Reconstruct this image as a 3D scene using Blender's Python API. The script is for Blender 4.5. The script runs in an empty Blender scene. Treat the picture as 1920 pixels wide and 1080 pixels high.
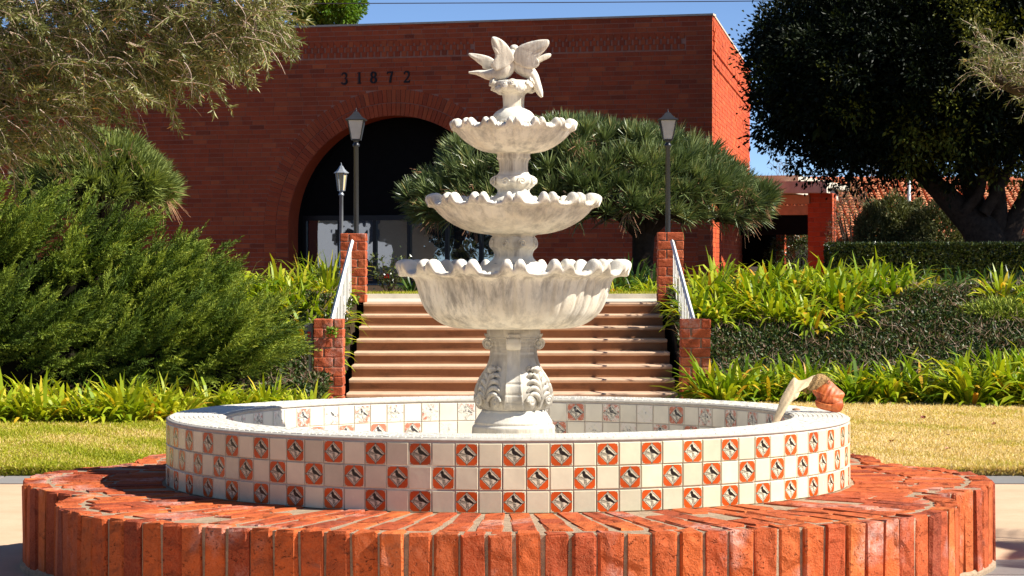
import bpy, bmesh, math, random
import numpy as np
from math import radians as R, sin, cos, pi, sqrt, atan2, tan

SC = bpy.context.scene
# ------------------------------------------------------------------ camera, sky, sun, exposure
CAM_Y, CAM_Z, FPX, HOR = -12.43, 1.53, 4554.0, 496.0
cam_d = bpy.data.cameras.new("camera")
cam_d.sensor_width = 36.0
cam_d.lens = FPX / 1920 * 36
cam_d.clip_end = 3000
cam = bpy.data.objects.new("camera", cam_d)
SC.collection.objects.link(cam)
cam.location = (0, CAM_Y, CAM_Z)
cam.rotation_euler = (R(90) - math.atan((540 - HOR) / FPX), 0, 0)
SC.camera = cam

SUN_EL, SUN_FRONT = R(42), R(14)                      # sun stands to the right, a little on the camera's side
to_sun = (cos(SUN_FRONT) * cos(SUN_EL), -sin(SUN_FRONT) * cos(SUN_EL), sin(SUN_EL))
world = bpy.data.worlds.new("World"); SC.world = world; world.use_nodes = True
wn = world.node_tree.nodes; wl = world.node_tree.links
sky = wn.new("ShaderNodeTexSky"); sky.sky_type = 'NISHITA'; sky.sun_disc = False
sky.sun_elevation = SUN_EL
sky.sun_rotation = atan2(to_sun[0], to_sun[1])
sky.altitude = 6500; sky.air_density = 0.9; sky.dust_density = 0.0; sky.ozone_density = 3.0
bg = wn["Background"]; bg.inputs["Strength"].default_value = 0.088
wl.new(sky.outputs[0], bg.inputs["Color"])
sun_d = bpy.data.lights.new("sun", 'SUN'); sun_d.energy = 5.0; sun_d.angle = R(0.5); sun_d.color = (1.0, 0.95, 0.86)
sun = bpy.data.objects.new("sun", sun_d); SC.collection.objects.link(sun)
from mathutils import Vector, Matrix
sun.rotation_euler = Vector(to_sun).to_track_quat('Z', 'Y').to_euler()
vs = SC.view_settings
vs.view_transform = 'Standard'; vs.look = 'None'; vs.gamma = 1.0; vs.use_curve_mapping = False
vs.exposure = 0.88
SC.cycles.max_bounces = 6; SC.cycles.diffuse_bounces = 3; SC.cycles.glossy_bounces = 3
SC.cycles.transmission_bounces = 4; SC.cycles.transparent_max_bounces = 6

rng = np.random.default_rng(7)
random.seed(7)

# ------------------------------------------------------------------ helpers
def at(px, py, D):
    """point of the place seen at photo pixel (px,py) at distance D in front of the camera"""
    return np.array([(px - 960) * D / FPX, D + CAM_Y, CAM_Z + (HOR - py) * D / FPX])

def link(o, parent=None):
    SC.collection.objects.link(o)
    if parent is not None: o.parent = parent
    return o

def tag(o, label=None, cat=None, group=None, kind=None):
    if label: o["label"] = label
    if cat: o["category"] = cat
    if group: o["group"] = group
    if kind: o["kind"] = kind
    return o

def thing(name, label, cat, loc=(0, 0, 0), rz=0, group=None):
    o = bpy.data.objects.new(name, None); o.empty_display_size = .2
    o.location = loc; o.rotation_euler = (0, 0, rz)
    link(o); return tag(o, label, cat, group)

class MB:
    """collects polygons of 3 or 4 corners and links them as ONE mesh object"""
    def __init__(s): s.V = []; s.F = []; s.n = 0
    def add(s, V, F, mi=0, tone=0.0):
        V = np.asarray(V, float).reshape(-1, 3); F = np.asarray(F, int)
        if F.size == 0: return s
        m = len(F)
        s.V.append(V); s.F.append((F + s.n, np.broadcast_to(np.asarray(mi, int), (m,)).copy(),
                                   np.broadcast_to(np.asarray(tone, float), (m,)).copy()))
        s.n += len(V); return s
    def box(s, c, h, ax=None, mi=0, tone=0.0, taper=1.0):
        c = np.asarray(c, float); h = np.asarray(h, float)
        A = np.eye(3) if ax is None else np.asarray(ax, float)
        S = np.array([[-1,-1,-1],[1,-1,-1],[1,1,-1],[-1,1,-1],[-1,-1,1],[1,-1,1],[1,1,1],[-1,1,1]], float)
        S[4:, :2] *= taper
        V = c + (S * h) @ A
        return s.add(V, [[0,3,2,1],[4,5,6,7],[0,1,5,4],[1,2,6,5],[2,3,7,6],[3,0,4,7]], mi, tone)
    def boxes(s, C, H, AX=None, mi=0, tone=0.0):
        C = np.asarray(C, float); n = len(C); H = np.broadcast_to(np.asarray(H, float), (n, 3))
        S = np.array([[-1,-1,-1],[1,-1,-1],[1,1,-1],[-1,1,-1],[-1,-1,1],[1,-1,1],[1,1,1],[-1,1,1]], float)
        L = S[None] * H[:, None]
        if AX is not None: L = np.einsum('nij,njk->nik', L, np.asarray(AX, float))
        V = (C[:, None] + L).reshape(-1, 3)
        q = np.array([[0,3,2,1],[4,5,6,7],[0,1,5,4],[1,2,6,5],[2,3,7,6],[3,0,4,7]])
        F = (q[None] + 8 * np.arange(n)[:, None, None]).reshape(-1, 4)
        t = np.repeat(np.broadcast_to(np.asarray(tone, float), (n,)), 6)
        return s.add(V, F, mi, t)
    def tube(s, P, r, n=6, mi=0, tone=0.0, cap=True):
        P = np.asarray(P, float); k = len(P); r = np.broadcast_to(np.asarray(r, float), (k,))
        T = np.gradient(P, axis=0); T /= np.linalg.norm(T, axis=1)[:, None] + 1e-9
        up = np.array([0, 0, 1.]) if abs(T[0, 2]) < .9 else np.array([1., 0, 0])
        V = []
        for i in range(k):
            a = np.cross(T[i], up); a /= np.linalg.norm(a) + 1e-9
            b = np.cross(T[i], a); up = -b if False else up
            ang = np.arange(n) * 2 * pi / n
            V.append(P[i] + r[i] * (np.cos(ang)[:, None] * a + np.sin(ang)[:, None] * b))
        V = np.concatenate(V)
        i = np.arange(k - 1)[:, None] * n; j = np.arange(n)[None]; j2 = (j + 1) % n
        F = np.stack([i + j, i + j2, i + n + j2, i + n + j], -1).reshape(-1, 4)
        s.add(V, F, mi, tone)
        if cap:
            for base, sg in ((0, 1), ((k - 1) * n, -1)):
                c = V[base:base + n].mean(0)
                VV = np.vstack([V[base:base + n], c])
                s.add(VV, [[(q + 1) % n, q, n] if sg < 0 else [q, (q + 1) % n, n] for q in range(n)], mi, tone)
        return s
    def lathe(s, prof, n=24, mi=0, tone=0.0, c=(0, 0, 0), rot=0.0, sq=(1, 1)):
        prof = np.asarray(prof, float); k = len(prof); a = np.arange(n) * 2 * pi / n + rot
        V = np.stack([np.outer(prof[:, 0], np.cos(a)) * sq[0] + c[0], np.outer(prof[:, 0], np.sin(a)) * sq[1] + c[1],
                      np.repeat(prof[:, 1][:, None], n, 1) + c[2]], -1).reshape(-1, 3)
        i = np.arange(k - 1)[:, None] * n; j = np.arange(n)[None]; j2 = (j + 1) % n
        F = np.stack([i + j, i + j2, i + n + j2, i + n + j], -1).reshape(-1, 4)
        return s.add(V, F, mi, tone)
    def grid(s, G, mi=0, tone=0.0, wrap=False, flip=False):
        G = np.asarray(G, float); a, b = G.shape[:2]
        i = np.arange(a - 1)[:, None] * b; j = np.arange(b if wrap else b - 1)[None]; j2 = (j + 1) % b
        F = np.stack([i + j, i + j2, i + b + j2, i + b + j], -1).reshape(-1, 4)
        if flip: F = F[:, ::-1]
        return s.add(G.reshape(-1, 3), F, mi, tone)
    def sphere(s, c, r, n=12, m=8, mi=0, tone=0.0, ax=None):
        th = np.linspace(0, pi, m); ph = np.arange(n) * 2 * pi / n
        r = np.broadcast_to(np.asarray(r, float), (3,))
        G = np.stack([np.outer(np.sin(th), np.cos(ph)) * r[0], np.outer(np.sin(th), np.sin(ph)) * r[1],
                      np.repeat(np.cos(th)[:, None], n, 1) * r[2]], -1)
        if ax is not None: G = G @ np.asarray(ax, float)
        return s.grid(G + np.asarray(c, float), mi, tone, wrap=True, flip=True)
    def mesh(s, name, mats, smooth=False):
        V = np.concatenate(s.V); me = bpy.data.meshes.new(name)
        ks = [f[0].shape[1] for f in s.F]
        loops = np.concatenate([f[0].ravel() for f in s.F])
        tot = np.concatenate([np.full(len(f[0]), k) for f, k in zip(s.F, ks)])
        me.vertices.add(len(V)); me.vertices.foreach_set("co", V.ravel())
        me.loops.add(len(loops)); me.loops.foreach_set("vertex_index", loops)
        me.polygons.add(len(tot))
        me.polygons.foreach_set("loop_start", np.concatenate([[0], np.cumsum(tot)[:-1]]))
        me.polygons.foreach_set("loop_total", tot)
        for m in (mats if isinstance(mats, (list, tuple)) else [mats]): me.materials.append(m)
        me.polygons.foreach_set("material_index", np.concatenate([f[1] for f in s.F]))
        at_ = me.attributes.new("tone", 'FLOAT', 'FACE')
        at_.data.foreach_set("value", np.concatenate([f[2] for f in s.F]))
        me.polygons.foreach_set("use_smooth", np.full(len(tot), bool(smooth)))
        me.update(calc_edges=True); me.validate()
        return me
    def build(s, name, mats, parent=None, smooth=False, kind=None):
        o = bpy.data.objects.new(name, s.mesh(name, mats, smooth)); link(o, parent)
        if kind: o["kind"] = kind
        return o

def obj(name, me, parent=None, loc=(0, 0, 0), rot=(0, 0, 0), sc=(1, 1, 1)):
    o = bpy.data.objects.new(name, me); o.location = loc; o.rotation_euler = rot; o.scale = sc
    return link(o, parent)

def norm(v): return v / (np.linalg.norm(v, axis=-1, keepdims=True) + 1e-9)

def leaf_quads(mb, P, d, ln, wd, tone, bend=.12, mi=0, g=rng):
    """N pointed leaves, one quad each"""
    N = len(P); d = norm(d)
    s = norm(np.cross(d, g.normal(size=(N, 3)))); nn = np.cross(d, s)
    ln = np.broadcast_to(ln, (N,))[:, None]; wd = np.broadcast_to(wd, (N,))[:, None]
    mid = P + d * ln * .5 + nn * ln * bend
    V = np.stack([P, mid + s * wd * .5, P + d * ln, mid - s * wd * .5], 1).reshape(-1, 3)
    F = np.arange(N * 4).reshape(N, 4)
    mb.add(V, F, mi, tone)

def ribbons(mb, P, d, side, ln, wd, droop, tone, nseg=4, base_w=.7, mi=0, fold=0.0):
    """N strap leaves that arch over"""
    N = len(P); d = norm(d); ln = np.broadcast_to(ln, (N,)); wd = np.broadcast_to(wd, (N,)); droop = np.broadcast_to(droop, (N,))
    pts = [P]; dd = d.copy(); p = P.copy()
    for k in range(nseg):
        p = p + dd * (ln / nseg)[:, None]; pts.append(p)
        dd = norm(dd + np.array([0, 0, -1.]) * (droop * (k + 1) / nseg)[:, None])
    t = np.linspace(0, 1, nseg + 1); w = np.where(t < .45, base_w + (1 - base_w) * t / .45, np.clip((1 - ((t - .45) / .57) ** 2), .03, 1))
    L = np.stack([pts[k] - side * (wd * w[k] / 2)[:, None] for k in range(nseg + 1)], 1)
    Rr = np.stack([pts[k] + side * (wd * w[k] / 2)[:, None] for k in range(nseg + 1)], 1)
    V = np.stack([L, Rr], 2).reshape(N, -1, 3)
    q = np.array([[2 * k, 2 * k + 1, 2 * k + 3, 2 * k + 2] for k in range(nseg)])
    F = (q[None] + np.arange(N)[:, None, None] * (2 * nseg + 2)).reshape(-1, 4)
    mb.add(V.reshape(-1, 3), F, mi, np.repeat(np.broadcast_to(tone, (N,)), nseg))

# ------------------------------------------------------------------ materials
class NT:
    def __init__(s, name):
        s.m = bpy.data.materials.new(name); s.m.use_nodes = True
        s.n = s.m.node_tree.nodes; s.l = s.m.node_tree.links
        s.b = s.n["Principled BSDF"]; s.out = s.n["Material Output"]
        s._pos = None
    def new(s, t, **kw):
        x = s.n.new(t)
        for k, v in kw.items(): setattr(x, k, v)
        return x
    def put(s, sock, v):
        if hasattr(v, "links") or isinstance(v, bpy.types.NodeSocket): s.l.new(v, sock)
        else: sock.default_value = v
    def pos(s):
        if s._pos is None: s._pos = s.new("ShaderNodeNewGeometry").outputs["Position"]
        return s._pos
    def objco(s): return s.new("ShaderNodeTexCoord").outputs["Object"]
    def scale(s, v, sc):
        x = s.new("ShaderNodeVectorMath", operation='MULTIPLY'); s.put(x.inputs[0], v); x.inputs[1].default_value = sc; return x.outputs[0]
    def noise(s, scale, detail=4, rough=.6, vec=None, out="Fac", dist=0.0):
        x = s.new("ShaderNodeTexNoise"); s.put(x.inputs["Vector"], vec if vec is not None else s.pos())
        x.inputs["Scale"].default_value = scale; x.inputs["Detail"].default_value = detail
        x.inputs["Roughness"].default_value = rough; x.inputs["Distortion"].default_value = dist
        return x.outputs[out]
    def voro(s, scale, vec=None, feature='F1', out="Distance"):
        x = s.new("ShaderNodeTexVoronoi", feature=feature); s.put(x.inputs["Vector"], vec if vec is not None else s.pos())
        x.inputs["Scale"].default_value = scale; return x.outputs[out]
    def ramp(s, f, stops, interp='LINEAR'):
        x = s.new("ShaderNodeValToRGB"); s.put(x.inputs[0], f); e = x.color_ramp.elements; x.color_ramp.interpolation = interp
        while len(e) < len(stops): e.new(.5)
        for el, (p, c) in zip(e, stops):
            el.position = p; el.color = (c, c, c, 1) if isinstance(c, (int, float)) else (*c, 1)
        return x.outputs[0]
    def mix(s, f, a, b, mode='MIX'):
        x = s.new("ShaderNodeMix", data_type='RGBA', blend_type=mode)
        s.put(x.inputs[0], f)
        for sock, v in ((x.inputs[6], a), (x.inputs[7], b)):
            s.put(sock, (*v, 1) if isinstance(v, tuple) and len(v) == 3 else v)
        return x.outputs[2]
    def math(s, op, a, b=0.0, c=None):
        x = s.new("ShaderNodeMath", operation=op); s.put(x.inputs[0], a); s.put(x.inputs[1], b)
        if c is not None: s.put(x.inputs[2], c)
        return x.outputs[0]
    def tone(s):
        x = s.new("ShaderNodeAttribute", attribute_name="tone"); return x.outputs["Fac"]
    def rand(s): return s.new("ShaderNodeObjectInfo").outputs["Random"]
    def bump(s, h, strength=.5, dist=.01, prev=None):
        x = s.new("ShaderNodeBump"); s.put(x.inputs["Height"], h); x.inputs["Strength"].default_value = strength
        x.inputs["Distance"].default_value = dist
        if prev is not None: s.l.new(prev, x.inputs["Normal"])
        s.l.new(x.outputs[0], s.b.inputs["Normal"]); return x.outputs[0]
    def col(s, v): s.put(s.b.inputs["Base Color"], (*v, 1) if isinstance(v, tuple) and len(v) == 3 else v); return s
    def set(s, rough=.7, spec=.5, metal=0.0):
        s.put(s.b.inputs["Roughness"], rough); s.b.inputs["Specular IOR Level"].default_value = spec
        s.b.inputs["Metallic"].default_value = metal; return s

def plain(name, c, rough=.6, spec=.5, metal=0.0, var=.15, nsc=6, bumpy=0.0, bsc=80):
    t = NT(name); n = t.noise(nsc, 5)
    dk = tuple(x * (1 - var) for x in c); lt = tuple(min(1, x * (1 + var)) for x in c)
    t.col(t.ramp(n, [(.3, dk), (.7, lt)])).set(rough, spec, metal)
    if bumpy: t.bump(t.noise(bsc, 4), bumpy, .01)
    return t.m

def leafmat(name, stops, trans=.25, rough=.45, spec=.4, tint=(1.3, 1.25, .5), var=.2):
    t = NT(name)
    f = t.math('ADD', t.math('MULTIPLY', t.tone(), 1 - var), t.math('MULTIPLY', t.rand(), var))
    c = t.ramp(f, stops); t.col(c).set(rough, spec)
    if trans > 0:
        tr = t.new("ShaderNodeBsdfTranslucent"); t.l.new(t.mix(1.0, c, tint, 'MULTIPLY'), tr.inputs[0])
        ms = t.new("ShaderNodeMixShader"); ms.inputs[0].default_value = trans
        t.l.new(t.b.outputs[0], ms.inputs[1]); t.l.new(tr.outputs[0], ms.inputs[2]); t.l.new(ms.outputs[0], t.out.inputs[0])
    return t.m

def brickmat(name, stops, wash=0.0, pits=True, rough=.85, nsc=14, fine=120, bstr=.6, bdist=.006):
    t = NT(name)
    f = t.math('FRACT', t.math('ADD', t.rand(), t.tone()))
    base = t.ramp(f, stops)
    n1 = t.noise(nsc, 6, .65)
    c = t.mix(t.ramp(n1, [(.35, 0.0), (.75, .55)]), base, t.mix(.5, base, (stops[0][1][0] * .55, stops[0][1][1] * .5, stops[0][1][2] * .5)))
    grain = t.noise(fine, 3, .7)
    c = t.mix(t.ramp(grain, [(.35, .0), (.7, .35)]), c, t.mix(.6, c, (.75, .30, .14)))
    if wash:
        w = t.math('MULTIPLY', t.ramp(t.noise(3.1, 2, .5), [(.57, 0.0), (.68, 1.0)]), t.ramp(t.noise(30, 5, .7), [(.35, 0.0), (.62, 1.0)]))
        c = t.mix(t.math('MULTIPLY', w, wash), c, (.72, .60, .55))
    if not pits:
        wz = t.noise(1.0, 5, .65, t.scale(t.pos(), (.9, .9, .35)))
        c = t.mix(t.ramp(wz, [(.45, 0.0), (.72, .35)]), c, t.mix(.7, c, (.05, .02, .015)))
    t.col(c).set(rough, .25)
    h = t.math('ADD', t.math('MULTIPLY', n1, .9), t.math('MULTIPLY', grain, .35))
    if pits:
        v = t.voro(34, t.mix(.10, t.pos(), t.noise(20, 3, out="Color")))
        pit = t.ramp(v, [(.10, 0.0), (.26, 1.0)])
        msk = t.ramp(t.noise(5, 2), [(.45, 0.0), (.6, 1.0)])
        h = t.math('ADD', h, t.math('MULTIPLY', t.math('MULTIPLY', pit, msk), 1.1))
    t.bump(h, bstr, bdist)
    return t.m

M = {}
M['brick'] = brickmat('worn red plinth brick', [(0, (.22, .028, .010)), (.2, (.44, .066, .015)), (.45, (.60, .120, .022)), (.6, (.36, .048, .013)), (.8, (.62, .140, .028)), (1, (.48, .080, .018))], wash=.42, bdist=.020, bstr=.9)
M['pbrick'] = brickmat('rough pillar brick', [(0, (.36, .055, .02)), (.4, (.47, .09, .03)), (.7, (.40, .07, .025)), (1, (.52, .13, .05))], wash=.35, nsc=22, bstr=.9, bdist=.012)
M['wbrick'] = brickmat('long red wall brick', [(0, (.42, .050, .014)), (.35, (.62, .088, .022)), (.7, (.51, .070, .018)), (.9, (.69, .125, .033)), (1, (.29, .036, .013))], pits=False, nsc=5, fine=40, bstr=.4, bdist=.008)
M['wmortar'] = plain('brown wall mortar', (.54, .25, .17), .95, .1, nsc=9, bumpy=.4)
M['mortar'] = plain('grey brown mortar', (.41, .30, .20), .95, .1, var=.25, nsc=25, bumpy=.8, bsc=160)
M['pmortar'] = plain('pillar mortar', (.33, .21, .15), .95, .1, var=.25, nsc=25, bumpy=.8, bsc=160)
def glaze(name, c, rough=.22, var=.06):
    t = NT(name); k = t.math('ADD', .80, t.math('MULTIPLY', t.rand(), .28))
    n = t.noise(9, 4); a = t.mix(t.ramp(n, [(.35, 0.0), (.7, 1.0)]), tuple(x * (1 - var) for x in c), tuple(min(1, x * (1 + var)) for x in c))
    x = t.new("ShaderNodeVectorMath", operation='SCALE'); t.l.new(a, x.inputs[0]); t.l.new(k, x.inputs["Scale"])
    t.col(x.outputs[0]).set(t.ramp(t.noise(20, 3), [(.3, rough * .7), (.7, rough * 1.5)]), .24)
    t.bump(t.noise(14, 2), .12, .01); return t.m
M['cream'] = glaze('cream glaze', (.70, .645, .455))
M['tcream'] = glaze('pale print glaze', (.72, .66, .47))
M['orange'] = glaze('orange glaze', (.60, .085, .009), var=.18)
M['black'] = glaze('black glaze', (.018, .012, .010))
def worn(name, c, amt):
    t = NT(name)
    n = t.noise(45, 6, .75); big = t.noise(2.6, 2)
    f = t.math('ADD', t.math('ADD', n, t.math('MULTIPLY', big, .5)), t.math('MULTIPLY', t.rand(), .25))
    col = t.mix(t.ramp(f, [(amt + .04, 0.0), (amt + .18, .93)]), c, (.76, .72, .64))
    t.col(col).set(.5, .4); t.bump(n, .2, .004); return t.m
M['worange'] = worn('worn orange glaze', (.52, .16, .09), .74)
M['wblack'] = worn('worn black glaze', (.03, .025, .03), .80)
M['wcream'] = plain('worn cream glaze', (.74, .68, .56), .45, .4, var=.10, nsc=7)
M['grout'] = plain('tile grout', (.60, .50, .42), .9, .1, nsc=30)
M['mosaic'] = plain('white rim mosaic', (.82, .78, .67), .4, .4, var=.08, nsc=40)
M['rimgrout'] = plain('rim grout', (.46, .42, .36), .9, .1, nsc=40)

def stone(name, dirt=0.0):
    t = NT(name); p = t.objco()
    streak = t.noise(1.0, 6, .72, t.scale(p, (15, 15, 1.4)))
    patch = t.noise(2.2, 4, .6, p)
    f = t.math('MULTIPLY', t.ramp(streak, [(.43 - dirt, 0.0), (.62 - dirt, 1.0)]), t.ramp(patch, [(.34 - dirt, .25 + dirt), (.60 - dirt, 1.0)]))
    warm = t.mix(t.ramp(t.noise(5, 4, .6, p), [(.3, 0.0), (.7, 1.0)]), (.78, .72, .60), (.66, .57, .43))
    c = t.mix(t.math('MULTIPLY', f, .8), warm, (.20, .175, .15))
    speck = t.ramp(t.noise(70, 3, .7, p), [(.60, 0.0), (.72, 1.0)])
    c = t.mix(t.math('MULTIPLY', t.math('MULTIPLY', speck, t.ramp(patch, [(.4, 0.0), (.7, 1.0)])), .55), c, (.13, .115, .10))
    # paler where the surface faces up
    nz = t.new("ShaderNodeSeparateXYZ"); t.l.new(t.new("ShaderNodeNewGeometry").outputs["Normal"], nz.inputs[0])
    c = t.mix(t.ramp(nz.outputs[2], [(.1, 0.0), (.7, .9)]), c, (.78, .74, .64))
    t.col(c).set(.85, .25)
    rough = t.math('ADD', t.noise(130, 4, .7, p), t.math('MULTIPLY', t.noise(1.0, 4, .6, t.scale(p, (60, 60, 5))), .8))
    t.bump(rough, .45, .004); return t.m
M['stone'] = stone('weathered cast stone')
M['stone_ped'] = stone('stained cast stone', .10)

def ground_mats():
    t = NT('bed soil'); n = t.noise(3, 8, .7)
    t.col(t.ramp(n, [(.3, (.030, .020, .012)), (.6, (.07, .045, .026)), (.8, (.12, .085, .05))])).set(.95, .1); t.bump(t.noise(18, 6), .8, .05); M['soil'] = t.m
    t = NT('lawn ground'); n = t.noise(.8, 6, .7); n2 = t.noise(40, 4, .7)
    a = t.ramp(n, [(.35, (.55, .42, .14)), (.65, (.42, .38, .09))])
    t.col(t.mix(t.ramp(n2, [(.35, 0.0), (.7, 1.0)]), a, (.64, .48, .2))).set(.95, .1); t.bump(n2, .7, .03); M['lawn'] = t.m
    t = NT('tan paving'); n = t.noise(2.2, 7, .65)
    c = t.ramp(n, [(.3, (.55, .37, .23)), (.7, (.66, .47, .31))])
    t.col(t.mix(t.ramp(t.noise(160, 3, .7), [(.5, 0.0), (.75, .45)]), c, (.34, .22, .14))).set(.85, .2); t.bump(t.noise(140, 4), .35, .004); M['tan'] = t.m
    t = NT('slate paving'); n = t.noise(4, 6, .65)
    c = t.ramp(t.math('FRACT', t.math('ADD', t.rand(), t.tone())), [(0, (.21, .20, .19)), (.5, (.29, .275, .26)), (1, (.25, .22, .20))])
    t.col(t.mix(t.ramp(n, [(.3, 0.0), (.75, .5)]), c, (.17, .16, .15))).set(.7, .3); t.bump(t.noise(50, 5), .4, .006); M['slate'] = t.m
    t = NT('shade toned step riser'); n = t.noise(2.4, 7, .7)
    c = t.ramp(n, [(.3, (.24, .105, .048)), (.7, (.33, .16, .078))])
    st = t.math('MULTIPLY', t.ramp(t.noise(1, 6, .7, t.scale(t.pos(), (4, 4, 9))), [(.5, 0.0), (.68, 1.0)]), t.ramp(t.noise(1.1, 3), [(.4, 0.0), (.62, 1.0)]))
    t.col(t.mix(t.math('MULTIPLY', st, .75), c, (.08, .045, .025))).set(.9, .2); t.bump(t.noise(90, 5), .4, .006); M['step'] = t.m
    M['tread'] = plain('sun toned step tread', (.62, .42, .28), .9, .2, var=.14, nsc=5, bumpy=.4, bsc=90)  # risers darkened and treads lightened: the sun's shading put into their colours
ground_mats()
M['white_paint'] = plain('white rail paint', (.78, .77, .72), .4, .5, var=.05)
M['black_metal'] = plain('black lamp paint', (.020, .021, .024), .4, .5)
M['silver'] = plain('silver lamp paint', (.36, .38, .40), .35, .5, metal=.4)
M['frost'] = plain('frosted lamp glass', (.42, .40, .40), .3, .5)
M['amber'] = plain('cream lamp glass', (.72, .56, .30), .3, .5)
M['bronze'] = plain('dark bronze frame', (.012, .011, .010), .35, .5)
M['dark'] = plain('dark lining and walkway shade', (.010, .009, .008), .9, .1)
t = NT('tinted door glass'); t.col((.02, .024, .026)).set(.015, .5)
gl = t.new("ShaderNodeBsdfGlossy"); gl.inputs["Color"].default_value = (.72, .76, .80, 1); gl.inputs["Roughness"].default_value = .012
bn = t.new("ShaderNodeBump"); bn.inputs["Strength"].default_value = .12; bn.inputs["Distance"].default_value = .02
t.l.new(t.noise(1.6, 2), bn.inputs["Height"]); t.l.new(bn.outputs[0], gl.inputs["Normal"])
ms = t.new("ShaderNodeMixShader"); ms.inputs[0].default_value = .45
t.l.new(t.b.outputs[0], ms.inputs[1]); t.l.new(gl.outputs[0], ms.inputs[2]); t.l.new(ms.outputs[0], t.out.inputs[0]); M['glass'] = t.m
M['concrete'] = plain('pergola concrete', (.62, .55, .44), .9, .2, var=.2, nsc=3, bumpy=.3)
M['beam'] = plain('stained timber', (.60, .34, .17), .8, .2, var=.2, nsc=4)
M['coping'] = plain('coping cap', (.62, .50, .38), .8, .2)
M['numeral'] = plain('black numeral paint', (.008, .006, .006), .5, .4)
M['bark'] = plain('dark bark', (.050, .036, .026), .95, .1, var=.4, nsc=12, bumpy=.8, bsc=25)
M['darkcore'] = plain('shade filled core', (.016, .014, .008), .95, .05, var=.4, nsc=12)
M['greybark'] = plain('grey bark', (.20, .165, .135), .95, .1, var=.35, nsc=12, bumpy=.8, bsc=25)
M['twig'] = plain('pale twigs', (.46, .34, .26), .9, .15, var=.3, nsc=9)
M['drystalk'] = plain('dry flower stalks', (.40, .21, .12), .9, .15, var=.3, nsc=9)
M['lily'] = leafmat('strap leaf', [(0, (.06, .13, .008)), (.25, (.17, .28, .012)), (.55, (.38, .44, .022)), (.8, (.62, .55, .05)), (.93, (.68, .42, .03)), (1, (.58, .24, .03))], .30, .42, .28, (1.25, 1.2, .4), var=.12)
M['darklily'] = leafmat('shaded strap leaf', [(0, (.02, .05, .008)), (.6, (.06, .12, .012)), (.9, (.26, .26, .03)), (1, (.4, .2, .03))], .2, .4, .4, var=.1)  # darker copy of the strap leaf, shade put into the colour
M['juniper'] = leafmat('juniper needles', [(0, (.035, .060, .012)), (.33, (.11, .17, .022)), (.6, (.29, .36, .048)), (.9, (.52, .55, .09)), (1, (.30, .17, .06))], .15, .6, .2)
M['dragon'] = leafmat('dragon tree leaf', [(0, (.045, .070, .022)), (.5, (.13, .175, .058)), (.85, (.27, .31, .115)), (1, (.40, .30, .11))], .12, .38, .45, (1.1, 1.15, .7))
M['dragon_warm'] = leafmat('yellow green dragon tree leaf', [(0, (.07, .10, .024)), (.5, (.23, .28, .07)), (.85, (.42, .46, .14)), (1, (.46, .34, .10))], .15, .45, .3)
M['ficus'] = leafmat('glossy dark leaf', [(0, (.005, .009, .003)), (.5, (.014, .022, .004)), (.8, (.085, .10, .010)), (1, (.20, .19, .022))], .10, .5, .18, var=.05)
M['olive'] = leafmat('narrow grey green leaf', [(0, (.08, .095, .025)), (.4, (.18, .19, .055)), (.8, (.33, .32, .12)), (.95, (.48, .43, .2)), (1, (.55, .22, .06))], .2, .45, .35, (1.1, 1.1, .6), var=.05)
M['bright'] = leafmat('fresh green leaf', [(0, (.07, .15, .012)), (.6, (.17, .28, .02)), (1, (.30, .38, .04))], .3, .45, .3, var=.05)
M['cover'] = leafmat('ground cover leaf', [(0, (.012, .026, .007)), (.5, (.045, .078, .016)), (.8, (.12, .17, .04)), (.92, (.15, .09, .05)), (1, (.26, .17, .11))], .12, .45, .3, var=.02)
M['hedge'] = leafmat('clipped hedge leaf', [(0, (.014, .026, .006)), (.6, (.045, .068, .012)), (1, (.15, .17, .05))], .1, .28, .6, var=.02)
M['grass'] = leafmat('grass blade', [(0, (.22, .27, .012)), (.35, (.44, .44, .035)), (.6, (.62, .49, .17)), (1, (.80, .63, .36))], .3, .6, .2, var=.0)
M['shrub'] = leafmat('grey green shrub leaf', [(0, (.05, .06, .02)), (.6, (.13, .145, .055)), (1, (.26, .25, .11))], .15, .6, .2, var=.05)
M['vine'] = leafmat('dry vine leaf', [(0, (.14, .095, .09)), (.6, (.24, .17, .14)), (.9, (.22, .21, .05)), (.97, (.36, .33, .06)), (1, (.45, .02, .03))], .15, .7, .2, var=.0)
M['tile_roof'] = brickmat('terracotta roof tile', [(0, (.55, .20, .09)), (.5, (.64, .27, .13)), (1, (.58, .17, .08))], pits=False)
M['stucco'] = plain('cream stucco', (.66, .56, .38), .9, .2, var=.06)
M['van_paint'] = plain('white van paint', (.80, .81, .83), .3, .5, var=.02)
M['rubber'] = plain('tyre rubber', (.02, .02, .02), .8, .2)
M['greybox'] = plain('grey box metal', (.16, .16, .165), .5, .4, metal=.3)
M['redtag'] = plain('red ribbon', (.55, .03, .03), .6, .3)
M['wire'] = plain('black cable', (.02, .02, .025), .6, .3)
M['stalk'] = plain('pale dry palm stalk', (.70, .53, .32), .6, .3, var=.15, nsc=20, bumpy=.2, bsc=60)
t = NT('rust brown palm sheath'); n = t.noise(1, 5, .65, t.scale(t.pos(), (30, 30, 9)))
t.col(t.ramp(n, [(.30, (.20, .035, .010)), (.5, (.50, .105, .020)), (.7, (.66, .20, .055))])).set(.5, .4); t.bump(n, .3, .006); M['sheath'] = t.m
M['fibre'] = plain('fibrous brown edge', (.40, .25, .11), .95, .1, var=.4, nsc=60, bumpy=.9, bsc=120)
M['rose'] = plain('red petals', (.6, .02, .015), .6, .3)
M['redleaf'] = leafmat('russet leaf', [(0, (.18, .05, .03)), (1, (.42, .10, .04))], .2, .5, .3)

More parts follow.
